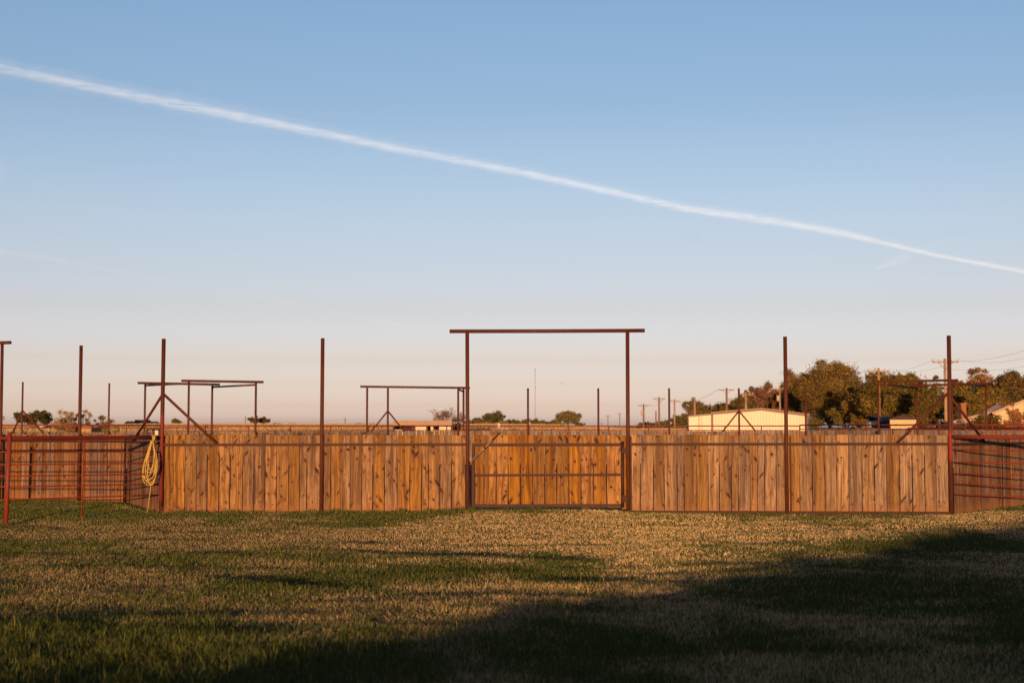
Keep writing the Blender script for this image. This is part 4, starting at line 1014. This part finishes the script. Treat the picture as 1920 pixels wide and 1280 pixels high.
tree(1905, 684, 84, 160, 'dark dense tree at the right edge above the yellow house', (.075, .06, .02), 1.7, .17, crown0=.2, seed=49, clumps=130, col2=(.14, .09, .035))
tree(1960, 690, 90, 158, 'tree cut off by the right edge', (.09, .07, .022), 1.5, .17, crown0=.1, seed=50, clumps=100)
tree(1852, 771, 74, 98, 'rounded dark olive shrub in front of the yellow house', (.085, .065, .016), 1.5, .09, name='bush', crown0=.0, seed=51, cat='bush', clumps=90)
tree(1905, 749, 44, 97, 'reddish twiggy shrub at the right edge before the yellow house', (.22, .12, .055), .8, .06, name='bush', crown0=.05, seed=52, cat='bush', sparse=True, clumps=70)
tree(1816, 786, 24, 100, 'small yellow-green shrub under the brick chimney', (.11, .09, .02), 1.2, .08, name='bush', crown0=.0, seed=53, cat='bush', clumps=30)

FILL = [(1195, 796, 26, 335, 'lowest bush just right of the arch at the start of the tree row'), (1290, 768, 36, 300, 'dark green tree between the barn end and the far fence post'),
 (1316, 758, 50, 305, 'low broad tree just above the left eave of the barn'), (1376, 741, 58, 275, 'round olive tree between the reddish pole and the short pale pole'),
 (1402, 738, 60, 264, 'dark low tree filling the gap above the barn ridge'), (1432, 722, 62, 270, 'olive-brown tree right of the short pale pole'),
 (1462, 716, 44, 266, 'brown tree behind the pale pole with the transformer'), (1478, 700, 36, 262, 'tall brown tree immediately left of the tall right post'),
 (1610, 700, 50, 200, 'rounded olive tree between the biggest bronze crown and the wide dark one'), (1775, 722, 50, 163, 'olive tree directly behind the tallest pole'),
 (1880, 712, 60, 172, 'dense tree behind the roof of the yellow house'), (1822, 730, 60, 150, 'low bright olive tree left of the thin sunlit treetop')]
for i_, (a_, b_, c_, d_, l_) in enumerate(FILL):
    tree(a_, b_, c_*1.1, d_, l_, ((.085, .072, .024), (.11, .078, .030), (.075, .072, .022))[i_ % 3], 1.2, .19 if d_ > 200 else .16, crown0=.03, seed=80+i_, ragged=.4)
ROW = [(880, 789, 22, 'small dark bush touching the left arch post'), (905, 787, 24, 'olive bush left of the tallest clump tree'), (972, 788, 24, 'low dark bush left of the thin far post in the arch'),
 (1042, 786, 22, 'dark bush just left of the big olive tree'), (1088, 791, 18, 'small olive bush at the right foot of the big olive tree')]
for i_, (a_, b_, c_, l_) in enumerate(ROW):
    tree(a_, b_, c_, 298+i_, l_, (.065, .062, .024), 1.1, .17, name='bush', cat='bush', crown0=.0, seed=120+i_)

# ------------------------------------------------------------------ contrails
def contrail(name, label, pts, alpha, halo, seed=0):
    """pts: (px, py, distance m, width px); a round, uneven cloud tube of thin white ice cloud"""
    rg = random.Random(seed); P_ = []; Rr = []
    for (a, b) in zip(pts[:-1], pts[1:]):
        n = max(4, int(abs(b[0]-a[0])/14))
        for i in range(n):
            t = i/n; px, py, D, wp = [a[k]*(1-t)+b[k]*t for k in range(4)]
            q = at(px, py+rg.uniform(-.5, .5), D); P_.append(q); Rr.append(wp*D/F/2*rg.uniform(.9, 1.12))
    mb = MB(); mb.tube(P_, Rr, 20, cap=False)
    m = bpy.data.materials.new(name+'_ice_cloud'); m.use_nodes = True; nt = m.node_tree; nt.nodes.clear(); N = NT(nt)
    out = N.n('ShaderNodeOutputMaterial'); tr = N.n('ShaderNodeBsdfTransparent'); di = N.n('ShaderNodeBsdfDiffuse'); di.inputs[0].default_value = (.90, .95, 1.0, 1)
    g = N.n('ShaderNodeNewGeometry'); lw = N.n('ShaderNodeLayerWeight'); lw.inputs[0].default_value = .5
    mp = N.n('ShaderNodeMapping'); N.l(g.outputs['Position'], mp.inputs[0]); mp.inputs['Scale'].default_value = (.0007, .0022, .016)
    n1 = N.noise(mp.outputs[0], 3.0, 6, .7, .9)
    edge = N.math('POWER', N.math('SUBTRACT', 1.0, lw.outputs['Facing'], clamp=True), halo)
    a = N.math('MULTIPLY', N.math('MULTIPLY', edge, N.ramp(n1, [(.33, .25), (.58, 1)])), alpha)
    a = N.math('MULTIPLY', a, N.math('SUBTRACT', 1.0, g.outputs['Backfacing']))
    # thin ice cloud: adds more light than it takes, colour blued against warm sun
    tcol = N.mix(N.math('MULTIPLY', a, .42), (1., 1., 1.), (0., 0., 0.)); N.l(tcol, tr.inputs[0])
    dcol = N.mix(a, (0., 0., 0.), (.86, .97, 1.0)); N.l(dcol, di.inputs[0])
    ad = N.n('ShaderNodeAddShader'); N.l(tr.outputs[0], ad.inputs[0]); N.l(di.outputs[0], ad.inputs[1]); N.l(ad.outputs[0], out.inputs[0])
    o = mb.build(name, m); tag(o, label, 'contrail' if label else None); o.visible_shadow = True
    return o
def cdist(px): return 14000+3.2*px
C1 = [(-120, 104), (0, 130), (180, 166), (420, 214), (600, 250), (760, 283), (960, 321), (1150, 361), (1280, 391), (1420, 411), (1560, 434), (1640, 452), (1760, 480), (1920, 510), (2050, 542)]
W1 = [34, 31, 29, 31, 23, 21, 19, 18, 18, 20, 17, 12, 9, 10, 9]
main_trail = contrail('contrail', 'long white aircraft trail crossing the whole sky from upper left to middle right', [(p, y, cdist(p), w_*(.72+.25*max(p, 0)/1920)) for (p, y), w_ in zip(C1, W1)], .28, 1.3, 1)
veil = contrail('veil', None, [(p, y-1.5, cdist(p)+60, w_*1.6) for (p, y), w_ in zip(C1, W1)], .10, 1.6, 5); veil.parent = main_trail
contrail('contrail', 'short faint aircraft trail low at the left above the posts', [(-120, 455, 30000, 16), (0, 472, 30500, 16), (120, 490, 31500, 14), (250, 514, 33000, 9), (330, 528, 34000, 4)], .08, 1.6, 2)
contrail('contrail', 'faintest hairline aircraft trail low in the sky left of the arch', [(430, 548, 42000, 3), (560, 572, 43000, 5), (700, 600, 45000, 5), (820, 620, 46000, 2)], .05, 1.6, 3)
for nm_, lb_, pts_ in (
    ('cloud', 'faint smear of thin cloud at the left edge between the two trails', [(-60, 285, 14000, 8), (-10, 318, 14000, 55), (60, 345, 14500, 40), (150, 372, 15000, 8)]),
    ('cloud', 'faint wisp of thin cloud crossing the long trail near the right edge', [(1640, 505, 24000, 5), (1690, 486, 24000, 26), (1750, 462, 24500, 20), (1820, 440, 25000, 4)])):
    contrail(nm_, lb_, pts_, .07, 2.2, 9)['category'] = 'cloud'
# birds
birdm = plain_mat('dark_feathers', (.08, .06, .055), .8, .1)
def bird():
    mb = MB(); mb.tube([(-.3, 0, 0), (-.1, 0, .02), (.15, 0, .03), (.3, 0, .01)], [.03, .08, .09, .03], 6)
    for s in (-1, 1):
        b = len(mb.v); mb.v += [(-.08, 0, .04), (.12, 0, .04), (.02, s*.35, .2), (-.12, s*.62, .1), (-.08, 0, .055), (.12, 0, .055), (.02, s*.35, .215), (-.12, s*.62, .11)]
        for f in ((0,1,2,3), (7,6,5,4), (0,4,5,1), (1,5,6,2), (2,6,7,3), (3,7,4,0)): mb.face([b+i for i in f])
    return mb.build('bird', birdm)
b0 = bird(); spots = [(1284, 443), (1295, 446), (1301, 441), (1308, 444), (1298, 452), (1303, 455), (1311, 452)]
for i, (px, py) in enumerate(spots):
    o = b0 if i == 0 else b0.copy()
    if i: COL.objects.link(o)
    o.location = at(px, py, 560+i*9); o.rotation_euler = (0, 0, i*.7); o.scale = (.62, .62, .62)
    tag(o, 'tiny dark bird in the small flock flying below the long trail', 'bird', 'flock of far birds below the contrail')
o = b0.copy(); COL.objects.link(o); o.location = at(1054, 719.5, 330); o.rotation_euler = (0, 0, 1.4); o['label'] = 'lone bird flying inside the gate arch right of the radio mast'; o['category'] = 'bird'
if 'group' in o: del o['group']
